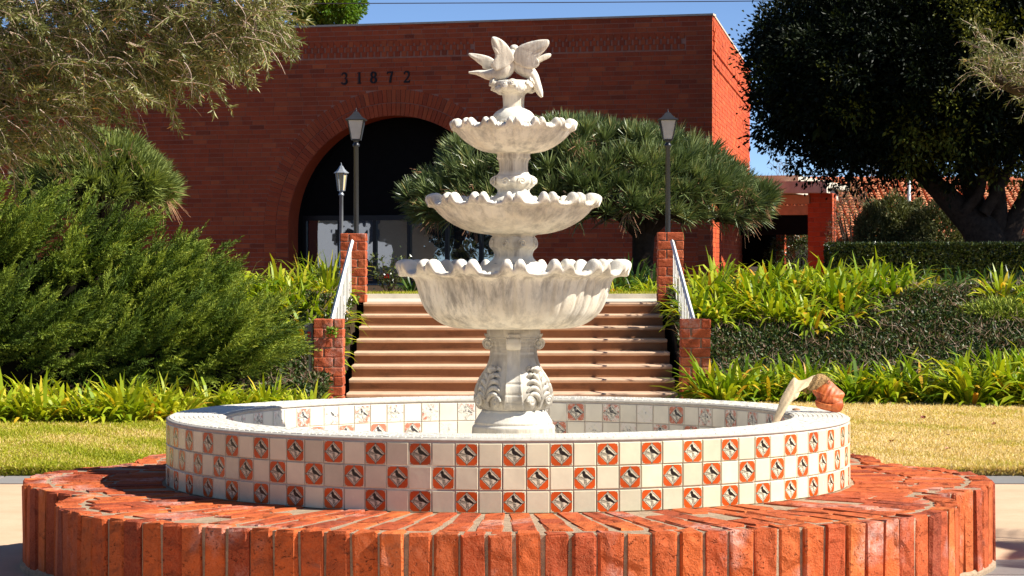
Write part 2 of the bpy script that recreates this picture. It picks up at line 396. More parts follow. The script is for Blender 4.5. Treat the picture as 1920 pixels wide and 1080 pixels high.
# ------------------------------------------------------------------ setting: terrain, paving, lawns, beds
BED_R, BED_L = 13.5, 10.6            # where lawn meets the planted beds, right and left
ST_W = 1.85                          # half width of the stairs
TERR = 1.05
def ground_z(x, y):
    x = np.asarray(x, float); y = np.asarray(y, float)
    s = np.clip((y - 14.2) / 4.2, 0, 1); s = s * s * (3 - 2 * s)
    return np.where(np.abs(x) < 1.95, np.where(y > 18.35, TERR - .03, -.01), s * TERR - .01)
xs = np.concatenate([[-600, -200, -90, -45, -25, -15], np.linspace(-10, -2.05, 24), [-1.96, -1.93, -1, 0, 1, 1.93, 1.96], np.linspace(2.05, 12, 30), [17, 26, 45, 90, 200, 600]])
ys = np.concatenate([[-300, -100, -40, -20, -8, 0, 6, 10, 12], np.linspace(13, 18.05, 26), [18.3, 18.45, 18.7, 20, 24, 30, 40, 60, 100, 200, 400, 900]])
X, Y = np.meshgrid(xs, ys)
mb = MB(); mb.grid(np.stack([X, Y, ground_z(X, Y)], -1))
tag(mb.build('ground', M['soil'], smooth=False), kind='structure')

LAWN_Y0 = 5.05
def sheet(name, poly_x, y0, y1, z, mat, kind='structure', thick=0.0, nx=2, ny=2):
    mb = MB()
    xs_, ys_ = np.linspace(poly_x[0], poly_x[1], nx), np.linspace(y0, y1, ny)
    A, B = np.meshgrid(xs_, ys_); mb.grid(np.stack([A, B, np.full_like(A, z)], -1))
    if thick:
        a0, a1 = poly_x
        P = np.array([[a0, y0], [a1, y0], [a1, y1], [a0, y1], [a0, y0]])
        mb.grid(np.stack([np.column_stack([P, np.full(5, z - thick)]), np.column_stack([P, np.full(5, z)])]))
    o = mb.build(name, mat); o["kind"] = kind; return o
plaza = sheet('plaza', (-30, 30), -40, LAWN_Y0, .002, M['tan'])
path = sheet('path', (-1.9, 1.9), LAWN_Y0, 15.0, .003, M['tan'])
# slate slabs set in the plaza: a strip along the lawn edge and a square grid round the fountain
slab_me = []
for k in range(3):
    b = MB(); b.box((0, 0, 0), (.295, .295, .008), tone=k * .3); slab_me.append(b.mesh('paving_slab', M['slate']))
for x in np.arange(-7.0, 7.2, .61):
    if abs(x) < 2.2 and False: continue
    for yy in (LAWN_Y0 - .31, ):
        if abs(x) > 1.6:
            obj('paving_slab', random.choice(slab_me), plaza, (x, yy, .002), (0, 0, 0))
for sx in (-1, 1):
    for i in range(3):
        for j in range(7):
            obj('paving_slab', random.choice(slab_me), plaza, (sx * (2.05 + .30 + .61 * i), -3.9 + .61 * j + (.0 if sx > 0 else -1.0), .003))

def lawn(name, x0, x1, y0, y1):
    return sheet(name, (x0, x1), y0, y1, .055, M['lawn'], thick=.055)
lawn('lawn', -12, -1.95, LAWN_Y0, BED_L - .1); lawn('lawn', 1.95, 12, LAWN_Y0, BED_R - .1)
def grass(label, x0, x1, y0, y1, n, dry, grp):
    g = np.random.default_rng(int(n) + 3)
    # denser towards the camera: distribute uniformly in image height
    D0, D1 = y0 - CAM_Y, y1 - CAM_Y
    D = 1 / (1 / D0 + g.random(n) * (1 / D1 - 1 / D0)); Yg = D + CAM_Y
    Xg = x0 + (x1 - x0) * g.random(n)
    edge = Yg < y0 + .03
    P = np.column_stack([Xg, Yg, np.full(n, .05)])
    d = np.column_stack([g.normal(0, .9, n), g.normal(0, .9, n), np.full(n, .8)])
    pn = np.sin(Xg * 2.3 + 1.2 * np.sin(Yg * 1.9)) * np.cos(Yg * 1.4 + Xg * .6) + .5 * np.sin(Xg * 7.1 + Yg * 4.3)
    tone = np.clip(dry + .20 * pn + g.normal(0, .17, n), 0, 1)
    mb = MB(); leaf_quads(mb, P, d, g.uniform(.02, .05, n), g.uniform(.007, .014, n), tone, .1, g=g)
    # ragged turf edge
    m = 9000
    P = np.column_stack([g.uniform(x0, x1, m), y0 + g.uniform(-.01, .02, m), g.uniform(.0, .055, m)])
    d = np.column_stack([g.normal(0, .5, m), -np.abs(g.normal(.5, .3, m)), np.full(m, .6)])
    leaf_quads(mb, P, d, g.uniform(.03, .07, m), g.uniform(.006, .012, m), np.clip(dry + g.normal(-.1, .2, m), 0, 1), .1, g=g)
    return tag(mb.build('grass', M['grass']), label, 'grass', kind='stuff')
grass('short yellow green lawn grass left of the basin', -5.2, -1.96, LAWN_Y0, BED_L + .15, 90000, .40, 'g')
grass('straw coloured dry lawn grass right of the basin', 1.96, 6.2, LAWN_Y0, BED_R + .1, 130000, .87, 'g')

# terrace beyond the stairs
landing = sheet('landing', (-4.5, 4.5), 18.55, 21.6, TERR + .004, M['concrete'])
tl = sheet('terrace_lawn', (-9, 12), 21.6, 24.5, TERR + .012, M['lawn'])
g = np.random.default_rng(5); n = 26000
P = np.column_stack([g.uniform(-3, 4.2, n), g.uniform(21.58, 24.3, n), np.full(n, TERR + .01)])
mb = MB(); leaf_quads(mb, P, np.column_stack([g.normal(0, .5, n), g.normal(0, .5, n), np.ones(n)]), g.uniform(.05, .10, n), .013, np.clip(g.normal(.28, .2, n), 0, 1), g=g)
tag(mb.build('grass', M['grass']), 'green grass strip at the head of the stairs', 'grass', kind='stuff')
kerb = MB(); kerb.box((0, 21.55, TERR + .03), (4.5, .05, .04)); tag(kerb.build('kerb', M['concrete']), kind='structure')

fl = [];
for k in range(3):
    b = MB(); gg = np.random.default_rng(500 + k); q = np.linspace(0, 1, 6); G = np.array([[(.06 * u_, w_ * .022 * sin(pi * min(.98, u_ + .04)), .012 * abs(w_) + .02 * sin(u_ * 3 + k) * .5) for w_ in (-1, -.4, .4, 1)] for u_ in q]); b.grid(G); fl.append(b.mesh('fallen_leaf', M['redleaf'] if k else M['drystalk']))
gg = np.random.default_rng(77)
for k, (x, y, z) in enumerate(((2.6, 6.1, .075), (3.1, 7.4, .075), (2.9, 9.3, .075), (3.7, 8.2, .075), (2.5, 8.8, .075), (3.9, 10.6, .075), (3.4, 6.6, .075), (2.75, 11.4, .075), (4.4, 9.7, .075))):
    tag(obj('fallen_leaf', fl[k % 3], None, (x, y, z), (0, 0, gg.uniform(0, 6)), (gg.uniform(.8, 1.5),) * 3), 'small curled brown leaf fallen on the dry lawn right of the basin', 'leaf', 'dead leaves on the dry lawn')
# ------------------------------------------------------------------ stairs
stairs = thing('staircase', 'wide tan concrete stairs rising between brick pillars behind the fountain', 'stairs', (0, 14.9, 0))
RISE, TREAD = .1395, .452
for k in range(8):
    z1 = TERR - k * RISE; y0 = 18.17 - k * TREAD
    b = MB(); z0 = max(z1 - RISE, -.01)
    x0, x1 = -ST_W - .02, ST_W + .02
    # nosing profile extruded across
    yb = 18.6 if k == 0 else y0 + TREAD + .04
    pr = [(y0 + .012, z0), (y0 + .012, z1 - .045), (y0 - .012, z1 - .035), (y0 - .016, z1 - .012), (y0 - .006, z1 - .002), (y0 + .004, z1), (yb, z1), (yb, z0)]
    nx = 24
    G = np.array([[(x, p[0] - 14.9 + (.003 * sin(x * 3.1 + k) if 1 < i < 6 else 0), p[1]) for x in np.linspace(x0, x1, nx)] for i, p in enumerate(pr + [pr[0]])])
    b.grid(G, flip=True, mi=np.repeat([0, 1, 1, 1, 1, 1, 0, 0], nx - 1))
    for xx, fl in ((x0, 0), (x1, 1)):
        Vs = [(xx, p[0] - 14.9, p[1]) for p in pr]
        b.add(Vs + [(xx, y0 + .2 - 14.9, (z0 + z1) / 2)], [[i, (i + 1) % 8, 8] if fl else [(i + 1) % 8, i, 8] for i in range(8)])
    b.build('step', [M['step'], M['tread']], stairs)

# ------------------------------------------------------------------ rough brick mesh
def rough_brick(w, d, h, bevel, jit, seed, mat, name='brick'):
    rr = random.Random(seed); bm = bmesh.new(); bmesh.ops.create_cube(bm, size=1)
    bmesh.ops.scale(bm, vec=(w, d, h), verts=bm.verts)
    bmesh.ops.bevel(bm, geom=bm.edges[:], offset=bevel, segments=1, affect='EDGES')
    for v in bm.verts: v.co += Vector((rr.uniform(-jit, jit), rr.uniform(-jit, jit), rr.uniform(-jit, jit)))
    me = bpy.data.meshes.new(name); bm.to_mesh(me); bm.free(); me.materials.append(mat); return me

# ------------------------------------------------------------------ brick plinth
PL_Z = .437
BX = -.02                                       # basin axis
def plinth_outline(n=3000):
    """lobed outline: wide front and back lobes, tight side lobes"""
    ang = np.linspace(0, 2 * pi, n, endpoint=False); out = []
    for a in ang:
        d = np.array([cos(a), sin(a)]); best = 0
        for (cx, cy, rx, ry) in ((0, -1.2, 2.08, 1.39), (0, 1.2, 2.08, 1.39), (1.25, .03, 1.22, 1.22), (-1.25, .03, 1.22, 1.22)):
            A = (d[0] / rx) ** 2 + (d[1] / ry) ** 2; B = -2 * (d[0] * cx / rx ** 2 + d[1] * cy / ry ** 2); C_ = (cx / rx) ** 2 + (cy / ry) ** 2 - 1
            dis = B * B - 4 * A * C_
            if dis > 0:
                tt = (-B + sqrt(dis)) / (2 * A); best = max(best, tt)
        out.append(best)
    return ang, np.array(out)
PA, PR = plinth_outline()
plinth = thing('brick_plinth', 'low lobed red brick ledge that carries the tiled basin', 'brick ledge', (BX, 0, 0))
mb = MB()
ins = PR - .016
ring = np.stack([np.cos(PA) * ins, np.sin(PA) * ins], -1)
Z = [0, PL_Z - .006]
mb.grid(np.stack([np.column_stack([ring, np.full(len(ring), z)]) for z in Z]), wrap=True)
inner = np.stack([np.cos(PA) * 1.0, np.sin(PA) * 1.0], -1)
mb.grid(np.stack([np.column_stack([ring, np.full(len(ring), Z[1])]), np.column_stack([inner, np.full(len(ring), Z[1])])]), wrap=True)
skirt = np.stack([np.cos(PA) * (PR + .012), np.sin(PA) * (PR + .012)], -1)
skirt_t = np.stack([np.cos(PA) * (PR - .005), np.sin(PA) * (PR - .005)], -1)
mb.grid(np.stack([np.column_stack([skirt, np.full(len(ring), 0)]), np.column_stack([skirt, np.full(len(ring), .03)]), np.column_stack([skirt_t, np.full(len(ring), .045)])]), wrap=True)
mb.build('mortar_core', M['mortar'], plinth)
# upright edge bricks
pts = np.stack([np.cos(PA) * PR, np.sin(PA) * PR], -1); pts = np.vstack([pts, pts[:1]])
seg = np.linalg.norm(np.diff(pts, axis=0), axis=1); S = np.concatenate([[0], np.cumsum(seg)]); TOT = S[-1]
NB = int(round(TOT / .113)); pitch = TOT / NB
edge_me = [rough_brick(pitch - .0135, .115, PL_Z - .03, .009, .0062, i, M['brick'], 'edge_brick') for i in range(10)]
for i in range(NB):
    s = (i + .5) * pitch
    p = np.array([np.interp(s, S, pts[:, 0]), np.interp(s, S, pts[:, 1])])
    p1 = np.array([np.interp((s - .03) % TOT, S, pts[:, 0]), np.interp((s - .03) % TOT, S, pts[:, 1])])
    p2 = np.array([np.interp((s + .03) % TOT, S, pts[:, 0]), np.interp((s + .03) % TOT, S, pts[:, 1])])
    tv = p2 - p1; nrm = np.array([tv[1], -tv[0]]); nrm /= np.linalg.norm(nrm)
    c = p - nrm * (.0575 + random.uniform(-.004, .007))
    obj('edge_brick', random.choice(edge_me), plinth, (c[0], c[1], (PL_Z + .03) / 2 + random.uniform(-.003, .003)),
        (random.uniform(-.012, .012), random.uniform(-.01, .01), atan2(nrm[1], nrm[0]) + pi / 2), (random.uniform(.965, 1.01), 1, 1))
# radial bricks on the top
top_me = {}
for L in (.20, .24, .28, .32, .36):
    top_me[L] = [rough_brick(.092, L, .05, .006, .004, int(L * 100) + k, M['brick']) for k in range(3)]
NC = 104
for k in range(NC):
    a = 2 * pi * (k + .5) / NC
    r0 = 1.745; r1 = np.interp(a, PA, PR) - .132
    # stay clear of the edge bricks where the outline turns sharply
    for da in (-.028, .028): r1 = min(r1, np.interp((a + da) % (2 * pi), PA, PR) - .128)
    span = r1 - r0
    if span < .1: continue
    nb = max(1, int(round(span / (.27 if k % 2 else .30))))
    cuts = np.linspace(0, span, nb + 1)
    if nb > 1: cuts[1:-1] += np.random.default_rng(k).uniform(-.05, .05, nb - 1)
    for j in range(nb):
        L = cuts[j + 1] - cuts[j] - .016
        if L < .05: continue
        key = min(top_me, key=lambda q: abs(q - L)); rm = r0 + (cuts[j] + cuts[j + 1]) / 2
        wsc = min(1.20, (2 * pi * (rm) / NC - .020) / .092) * random.uniform(.92, 1.0)
        sink = random.uniform(-.003, .002) - (.018 if random.random() < .05 else 0)
        obj('brick', random.choice(top_me[key]), plinth, (cos(a) * rm, sin(a) * rm, PL_Z - .025 + sink),
            (random.uniform(-.006, .006), random.uniform(-.012, .012), a - pi / 2 + random.uniform(-.012, .012)), (wsc, L / key, 1))

# ------------------------------------------------------------------ tiled basin
basin = thing('tiled_basin', 'round white fountain basin faced with cream and bird tiles', 'fountain basin', (BX, 0, PL_Z))
H = .322; RO, RI = 1.735, 1.437
mb = MB()
mb.lathe([(RO - .007, 0), (RO - .007, H - .006), (RO - .013, H)], 208, mi=0)
mb.lathe([(RI + .013, H), (RI + .007, H - .006), (RI + .007, .05)], 208, mi=0)
mb.build('wall', [M['grout']], basin, True)
mb = MB(); mb.lathe([(RI + .01, .05), (.6, .035), (.001, .03)], 96); mb.build('basin_floor', M['wcream'], basin)
mb = MB(); mb.lathe([(RO - .012, H - .014), (RO, H - .008), (RO - .001, H - .002), (RO - .014, H + .0035), (RI + .014, H + .0035), (RI + .001, H - .002), (RI, H - .008), (RI + .012, H - .014)], 208)
mb.build('rim', M['rimgrout'], basin, True)
mb = MB(); NRING = 11
for i in range(NRING):
    r = RI + .016 + (RO - RI - .032) * (i + .5) / NRING; dr = (RO - RI - .032) / NRING / 2 - .0018
    n = int(2 * pi * r / .037); a = (np.arange(n) + .5 * (i % 2)) * 2 * pi / n + rng.normal(0, .0006, n)
    C = np.column_stack([np.cos(a) * r, np.sin(a) * r, H + .0035 + rng.normal(0, .0005, n)])
    AX = np.stack([np.column_stack([-np.sin(a), np.cos(a), np.zeros(n)]), np.column_stack([np.cos(a), np.sin(a), np.zeros(n)]), np.tile([0, 0, 1.], (n, 1))], 1)
    mb.boxes(C, (pi * r / n - .0022, dr - .0012, .0035), AX)
mb.build('rim_mosaic', M['mosaic'], basin, kind='stuff')

def inside(poly, X, Z):
    """even-odd test of points against a polygon"""
    P = np.asarray(poly); r = np.zeros(X.shape, bool); j = len(P) - 1
    for i in range(len(P)):
        (xi, zi), (xj, zj) = P[i], P[j]
        if zi != zj: r ^= ((zi > Z) != (zj > Z)) & (X < (xj - xi) * (Z - zi) / (zj - zi) + xi)
        j = i
    return r
def tile_mesh(name, printed, mats):
    w = .1005; h = .1005; mb = MB(); b = .003; th = .007
    G = [(-w/2, th, -h/2), (w/2, th, -h/2), (w/2, th, h/2), (-w/2, th, h/2)]
    E = [(-w/2, b, -h/2), (w/2, b, -h/2), (w/2, b, h/2), (-w/2, b, h/2)]
    Fr = [(-w/2+b, 0, -h/2+b), (w/2-b, 0, -h/2+b), (w/2-b, 0, h/2-b), (-w/2+b, 0, h/2-b)]
    mb.add(G + E + Fr, [[i, (i+1)%4, 4+(i+1)%4, 4+i] for i in range(4)] + [[4+i, 4+(i+1)%4, 8+(i+1)%4, 8+i] for i in range(4)] + ([] if printed else [[8, 9, 10, 11]]), 0)
    if printed:
        # print: every patch of glaze lies in the one flat face, cut into rows
        NR_ = 72; cw = (w - 2 * b) / NR_; cc = -w / 2 + b + (np.arange(NR_) + .5) * cw; XX, ZZ = np.meshgrid(cc, cc); ID = np.zeros((NR_, NR_), int)
        def ngon(_, pts, y, mi): ID[inside(pts, XX, ZZ)] = mi
        sc = lambda P, k=1.0: [(x * .0965 * k, z * .0965 * k) for x, z in P]
        q = .5; c = .17
        oc = [(-q, -q+c), (-q+.055, -q+.085), (-q+c, -q), (q-c, -q), (q-.055, -q+.085), (q, -q+c), (q, q-c), (q-.055, q-.085), (q-c, q), (-q+c, q), (-q+.055, q-.085), (-q, q-c)]
        ngon(mb, sc(oc), -.0003, 1)
        def dia(s_, neck):
            half = [(neck, .5), (neck + .012, .45), (.035 + neck, .41), (.085, .365), (.135, .335), (.185, .295), (.205, .25), (.225, .225)]
            half = [(x * s_ if i > 1 else x, min(.5, z * (1 if i < 2 else s_))) for i, (x, z) in enumerate(half)]
            qd = half + [(z, x) for x, z in half[::-1][1:]]
            P = []
            for sx, sz, rev in ((1, 1, 0), (1, -1, 1), (-1, -1, 0), (-1, 1, 1)):
                seq = [(x * sx, z * sz) for x, z in qd]; P += seq[::-1] if rev else seq
            return P
        ngon(mb, sc(dia(1.01, .028)), -.0006, 2)
        ngon(mb, sc(dia(.965, .010)), -.0009, 3)
        ngon(mb, sc(dia(.91, .012), .97), -.0012, 2)
        ngon(mb, sc(dia(.86, .0), .92), -.0015, 3)
        for sx in (-1, 1):
            for sz in (-1, 1):
                cx, cz = sx * .44 * .0965, sz * .44 * .0965
                ngon(mb, [(cx + .0026 * cos(a), cz + .0026 * sin(a)) for a in np.arange(6) * pi / 3], -.0003, 2)
        bird = [(-.155, .21), (-.12, .235), (-.13, .27), (-.10, .315), (-.05, .325), (.0, .30), (.025, .25), (.03, .20), (.10, .165), (.19, .10), (.27, .03), (.36, -.03), (.40, -.075), (.33, -.065), (.27, -.05), (.26, -.075), (.19, -.035), (.10, .0), (.03, .01), (-.04, .035), (-.09, .08), (-.115, .14), (-.11, .19)]
        bird = [(x * 1.02 - .0, z * 1.1 - .02) for x, z in bird]
        ngon(mb, sc(bird), -.0018, 2)
        def leaf(x, z, a, l=.075, w_=.038):
            d = np.array([cos(a), sin(a)]); s = np.array([-d[1], d[0]]); p = np.array([x, z])
            ngon(mb, sc([tuple(p), tuple(p + d*l*.5 + s*w_/2), tuple(p + d*l), tuple(p + d*l*.5 - s*w_/2)]), -.0018, 2)
        ngon(mb, sc([(-.34, .055), (-.34, .035), (.0, -.045), (.10, -.03), (.10, -.012), (.0, -.025)]), -.0021, 2)
        for k in range(6):
            leaf(-.30 + .055 * k, .035 - .014 * k, 1.0, .085); leaf(-.30 + .055 * k, .03 - .014 * k, -2.0 + .3, .085)
        ngon(mb, sc([(.0, -.03), (.018, -.03), (.034, -.33), (.022, -.33)]), -.0021, 2)
        for k in range(4):
            leaf(.015 + .006 * k, -.12 - .055 * k, .45, .09); leaf(.012 + .006 * k, -.12 - .055 * k, pi - .45, .09)
    if printed:
        Vp = []; Fp = []; Mp = []
        for r_ in range(NR_):
            k0 = 0
            for k1 in range(1, NR_ + 1):
                if k1 == NR_ or ID[r_, k1] != ID[r_, k0]:
                    x0, x1, z0, z1 = -w / 2 + b + k0 * cw, -w / 2 + b + k1 * cw, -w / 2 + b + r_ * cw, -w / 2 + b + (r_ + 1) * cw
                    n_ = len(Vp); Vp += [(x0, 0, z0), (x1, 0, z0), (x1, 0, z1), (x0, 0, z1)]; Fp.append([n_, n_ + 1, n_ + 2, n_ + 3]); Mp.append(ID[r_, k0]); k0 = k1
        mb.add(Vp, Fp, np.array(Mp))
    return mb.mesh(name, mats)
plain_me = tile_mesh('tile', False, [M['cream']])
bird_me = tile_mesh('bird_tile', True, [M['tcream'], M['orange'], M['black'], M['tcream']])
wplain_me = tile_mesh('tile', False, [M['wcream']])
wbird_me = tile_mesh('worn_bird_tile', True, [M['wcream'], M['worange'], M['wblack'], M['wcream']])
NT_O, NT_I = 104, 86; row_h = .1045
a0 = -pi / 2 + .030 / RO
for row in range(3):
    z = H - .016 - row_h * (row + .5)
    for k in range(NT_O):
        a = a0 + 2 * pi * k / NT_O
        bird = (k + row) % 2 == 0
        r = RO + random.uniform(-.0008, .0008)
        obj('bird_tile' if bird else 'tile', bird_me if bird else plain_me, basin, (cos(a) * r, sin(a) * r, z + random.uniform(-.0008, .0008)), (random.uniform(-.006, .006), random.uniform(-.004, .004), a + pi / 2 + random.uniform(-.006, .006)), (1, 1, 1 if row < 2 else .955))
for row in range(2):
    z = H - .016 - row_h * (row + .5)
    for k in range(NT_I):
        a = pi / 2 + 2 * pi * (k + .3) / NT_I
        bird = (k + row) % 2 == 0
        obj('worn_bird_tile' if bird else 'worn_tile', wbird_me if bird else wplain_me, basin, (cos(a) * RI, sin(a) * RI, z), (0, 0, a - pi / 2), (1, 1, 1))
mb = MB(); n = NT_I; a = np.arange(n) * 2 * pi / n
mb.boxes(np.column_stack([np.cos(a) * (RI + .003), np.sin(a) * (RI + .003), np.full(n, .075)]), (.0495, .003, .02),
         np.stack([np.column_stack([-np.sin(a), np.cos(a), 0 * a]), np.column_stack([np.cos(a), np.sin(a), 0 * a]), np.tile([0, 0, 1.], (n, 1))], 1))
mb.build('foot_tiles', M['wcream'], basin, kind='stuff')

# ------------------------------------------------------------------ three tier fountain
FX = .008; K = 1 / 366.4
fountain = thing('tiered_fountain', 'weathered three tiered stone fountain topped by two doves', 'fountain', (FX, 0, PL_Z + .03))
FZ0 = PL_Z + .03
def zz(py): return CAM_Z + (HOR - py) * K - FZ0      # photo row -> height in the fountain's frame
def fprof(P): return [(r * K, zz(y)) for r, y in P]
def spline(P, n):
    P = np.asarray(P, float); t = np.concatenate([[0], np.cumsum(np.linalg.norm(np.diff(P, axis=0), axis=1))])
    # centripetal catmull rom
    out = []; m = len(P)
    Q = np.vstack([2 * P[0] - P[1], P, 2 * P[-1] - P[-2]])
    ts = np.linspace(0, m - 1, n)
    for u in ts:
        i = min(int(u), m - 2); f = u - i; a, b, c, d = Q[i], Q[i+1], Q[i+2], Q[i+3]
        out.append(.5 * ((2*b) + (-a+c)*f + (2*a-5*b+4*c-d)*f*f + (-a+3*b-3*c+d)*f**3))
    return np.array(out)

def bowl(name, prof, rim0, rim1, N, amp, out, flute, ribs=True, nth=480, lab=None):
    """prof: (r,y) pixels from under the bowl round the rim and into it; rim0..rim1 the indices of the waved lip"""
    P = np.array(fprof(prof)); n = 84; S_ = spline(P, n); u = np.linspace(0, len(P) - 1, n)
    c_ = rim1 + .3; w = np.clip(1 - np.abs(u - c_) / np.where(u > c_, 3.3, c_ - rim0 + 1.6), 0, 1); w = w * w * (3 - 2 * w)
    wo = np.clip(1 - np.abs(u - (rim0 + rim1) / 2) / ((rim1 - rim0) / 2 + 1.6), 0, 1); wo = wo * wo * (3 - 2 * wo)
    body = np.clip(u / rim0, 0, 1.0) * (u < rim0 + .8)
    inside = (u > rim1 - .5)
    th = np.arange(nth) * 2 * pi / nth - pi / 2
    ph = ((th + pi / 2) * N / (2 * pi) + .5) % 1 - .5
    bumps = np.exp(-(np.abs(np.abs(ph) - .135) / .125) ** 3.2)
    wave = bumps - .42 - .16 * np.exp(-(np.abs(ph) - .5) ** 2 / .02)
    crease = np.exp(-(np.abs(ph) / .05) ** 2) + .6 * np.exp(-((np.abs(ph) - .28) / .035) ** 2)
    lobes = np.cos(2 * pi * ph * 1) * .5
    rib = np.cos(ph * 2 * pi * 8) * (np.abs(ph) > .24)
    Rr = S_[:, 0][:, None] + wo[:, None] * (out * K) * (bumps - .35)[None] - (body * np.minimum(1, u / 2))[:, None] * flute * K * (crease - .25)[None]
    if ribs: Rr = Rr - inside[:, None] * w[:, None] * .0
    Zz = S_[:, 1][:, None] + w[:, None] * (amp * K) * wave[None]
    if ribs: Zz = Zz + (np.clip((u - rim1 + 1.2), 0, 1) * np.clip((rim1 + 3.2 - u) / 1.5, 0, 1))[:, None] * 1.5 * K * rib[None]
    Rr = np.maximum(Rr, .001)
    mb = MB(); mb.grid(np.stack([Rr * np.cos(th), Rr * np.sin(th), Zz], -1), wrap=True)
    o = mb.build(name, M['stone'], fountain, True)
    if lab: o["label"] = lab
    return o
bowl('bowl', [(40, 617), (80, 616), (112, 614), (132, 608), (148, 598), (160, 587), (169, 572), (176, 553), (181, 535), (186, 523), (198, 516.5), (211, 514), (217.5, 509), (217, 502), (207, 498), (194, 501), (184, 510), (174, 524), (158, 548), (125, 572), (70, 584), (20, 586), (.3, 586)], 10, 14, 15, 21, 6, 6.5, lab='largest lowest bowl with scalloped lip')
bowl('bowl', [(28, 440), (56, 439), (85, 433), (107, 424), (125, 413), (138, 402), (146, 393), (153, 388), (160, 385.5), (163, 381), (162, 376), (154, 372.5), (144, 375), (136, 384), (122, 398), (90, 412), (45, 420), (.3, 420)], 7, 11, 15, 16, 5, 4.6, lab='middle bowl with scalloped lip')
bowl('bowl', [(22, 288), (40, 287), (60, 283), (78, 274), (92, 264), (103, 253), (108, 247), (114, 243.5), (118, 239), (117, 234), (110, 230.5), (102, 233), (96, 240), (84, 250), (58, 259), (30, 262), (.3, 262)], 6, 9, 15, 11.5, 4, 3.2, lab='smallest upper bowl with scalloped lip')

def turned(name, prof, mod=None, nth=96, n=60, lab=None):
    S_ = spline(np.array(fprof(prof)), n); th = np.arange(nth) * 2 * pi / nth
    u = np.linspace(0, 1, n)
    Rr = np.repeat(S_[:, 0][:, None], nth, 1)
    if mod is not None: Rr = Rr * (1 + mod(u[:, None], th[None]))
    mb = MB(); mb.grid(np.stack([Rr * np.cos(th), Rr * np.sin(th), np.repeat(S_[:, 1][:, None], nth, 1)], -1), wrap=True)
    return mb, S_
# foot ring
mb, _ = turned('f', [(79, 836), (79, 822), (78, 806), (77, 799), (73.5, 795), (73, 791), (70, 786), (66, 779), (61, 772), (58, 768), (40, 765)], n=50)
mb.build('foot', M['stone'], fountain, True)
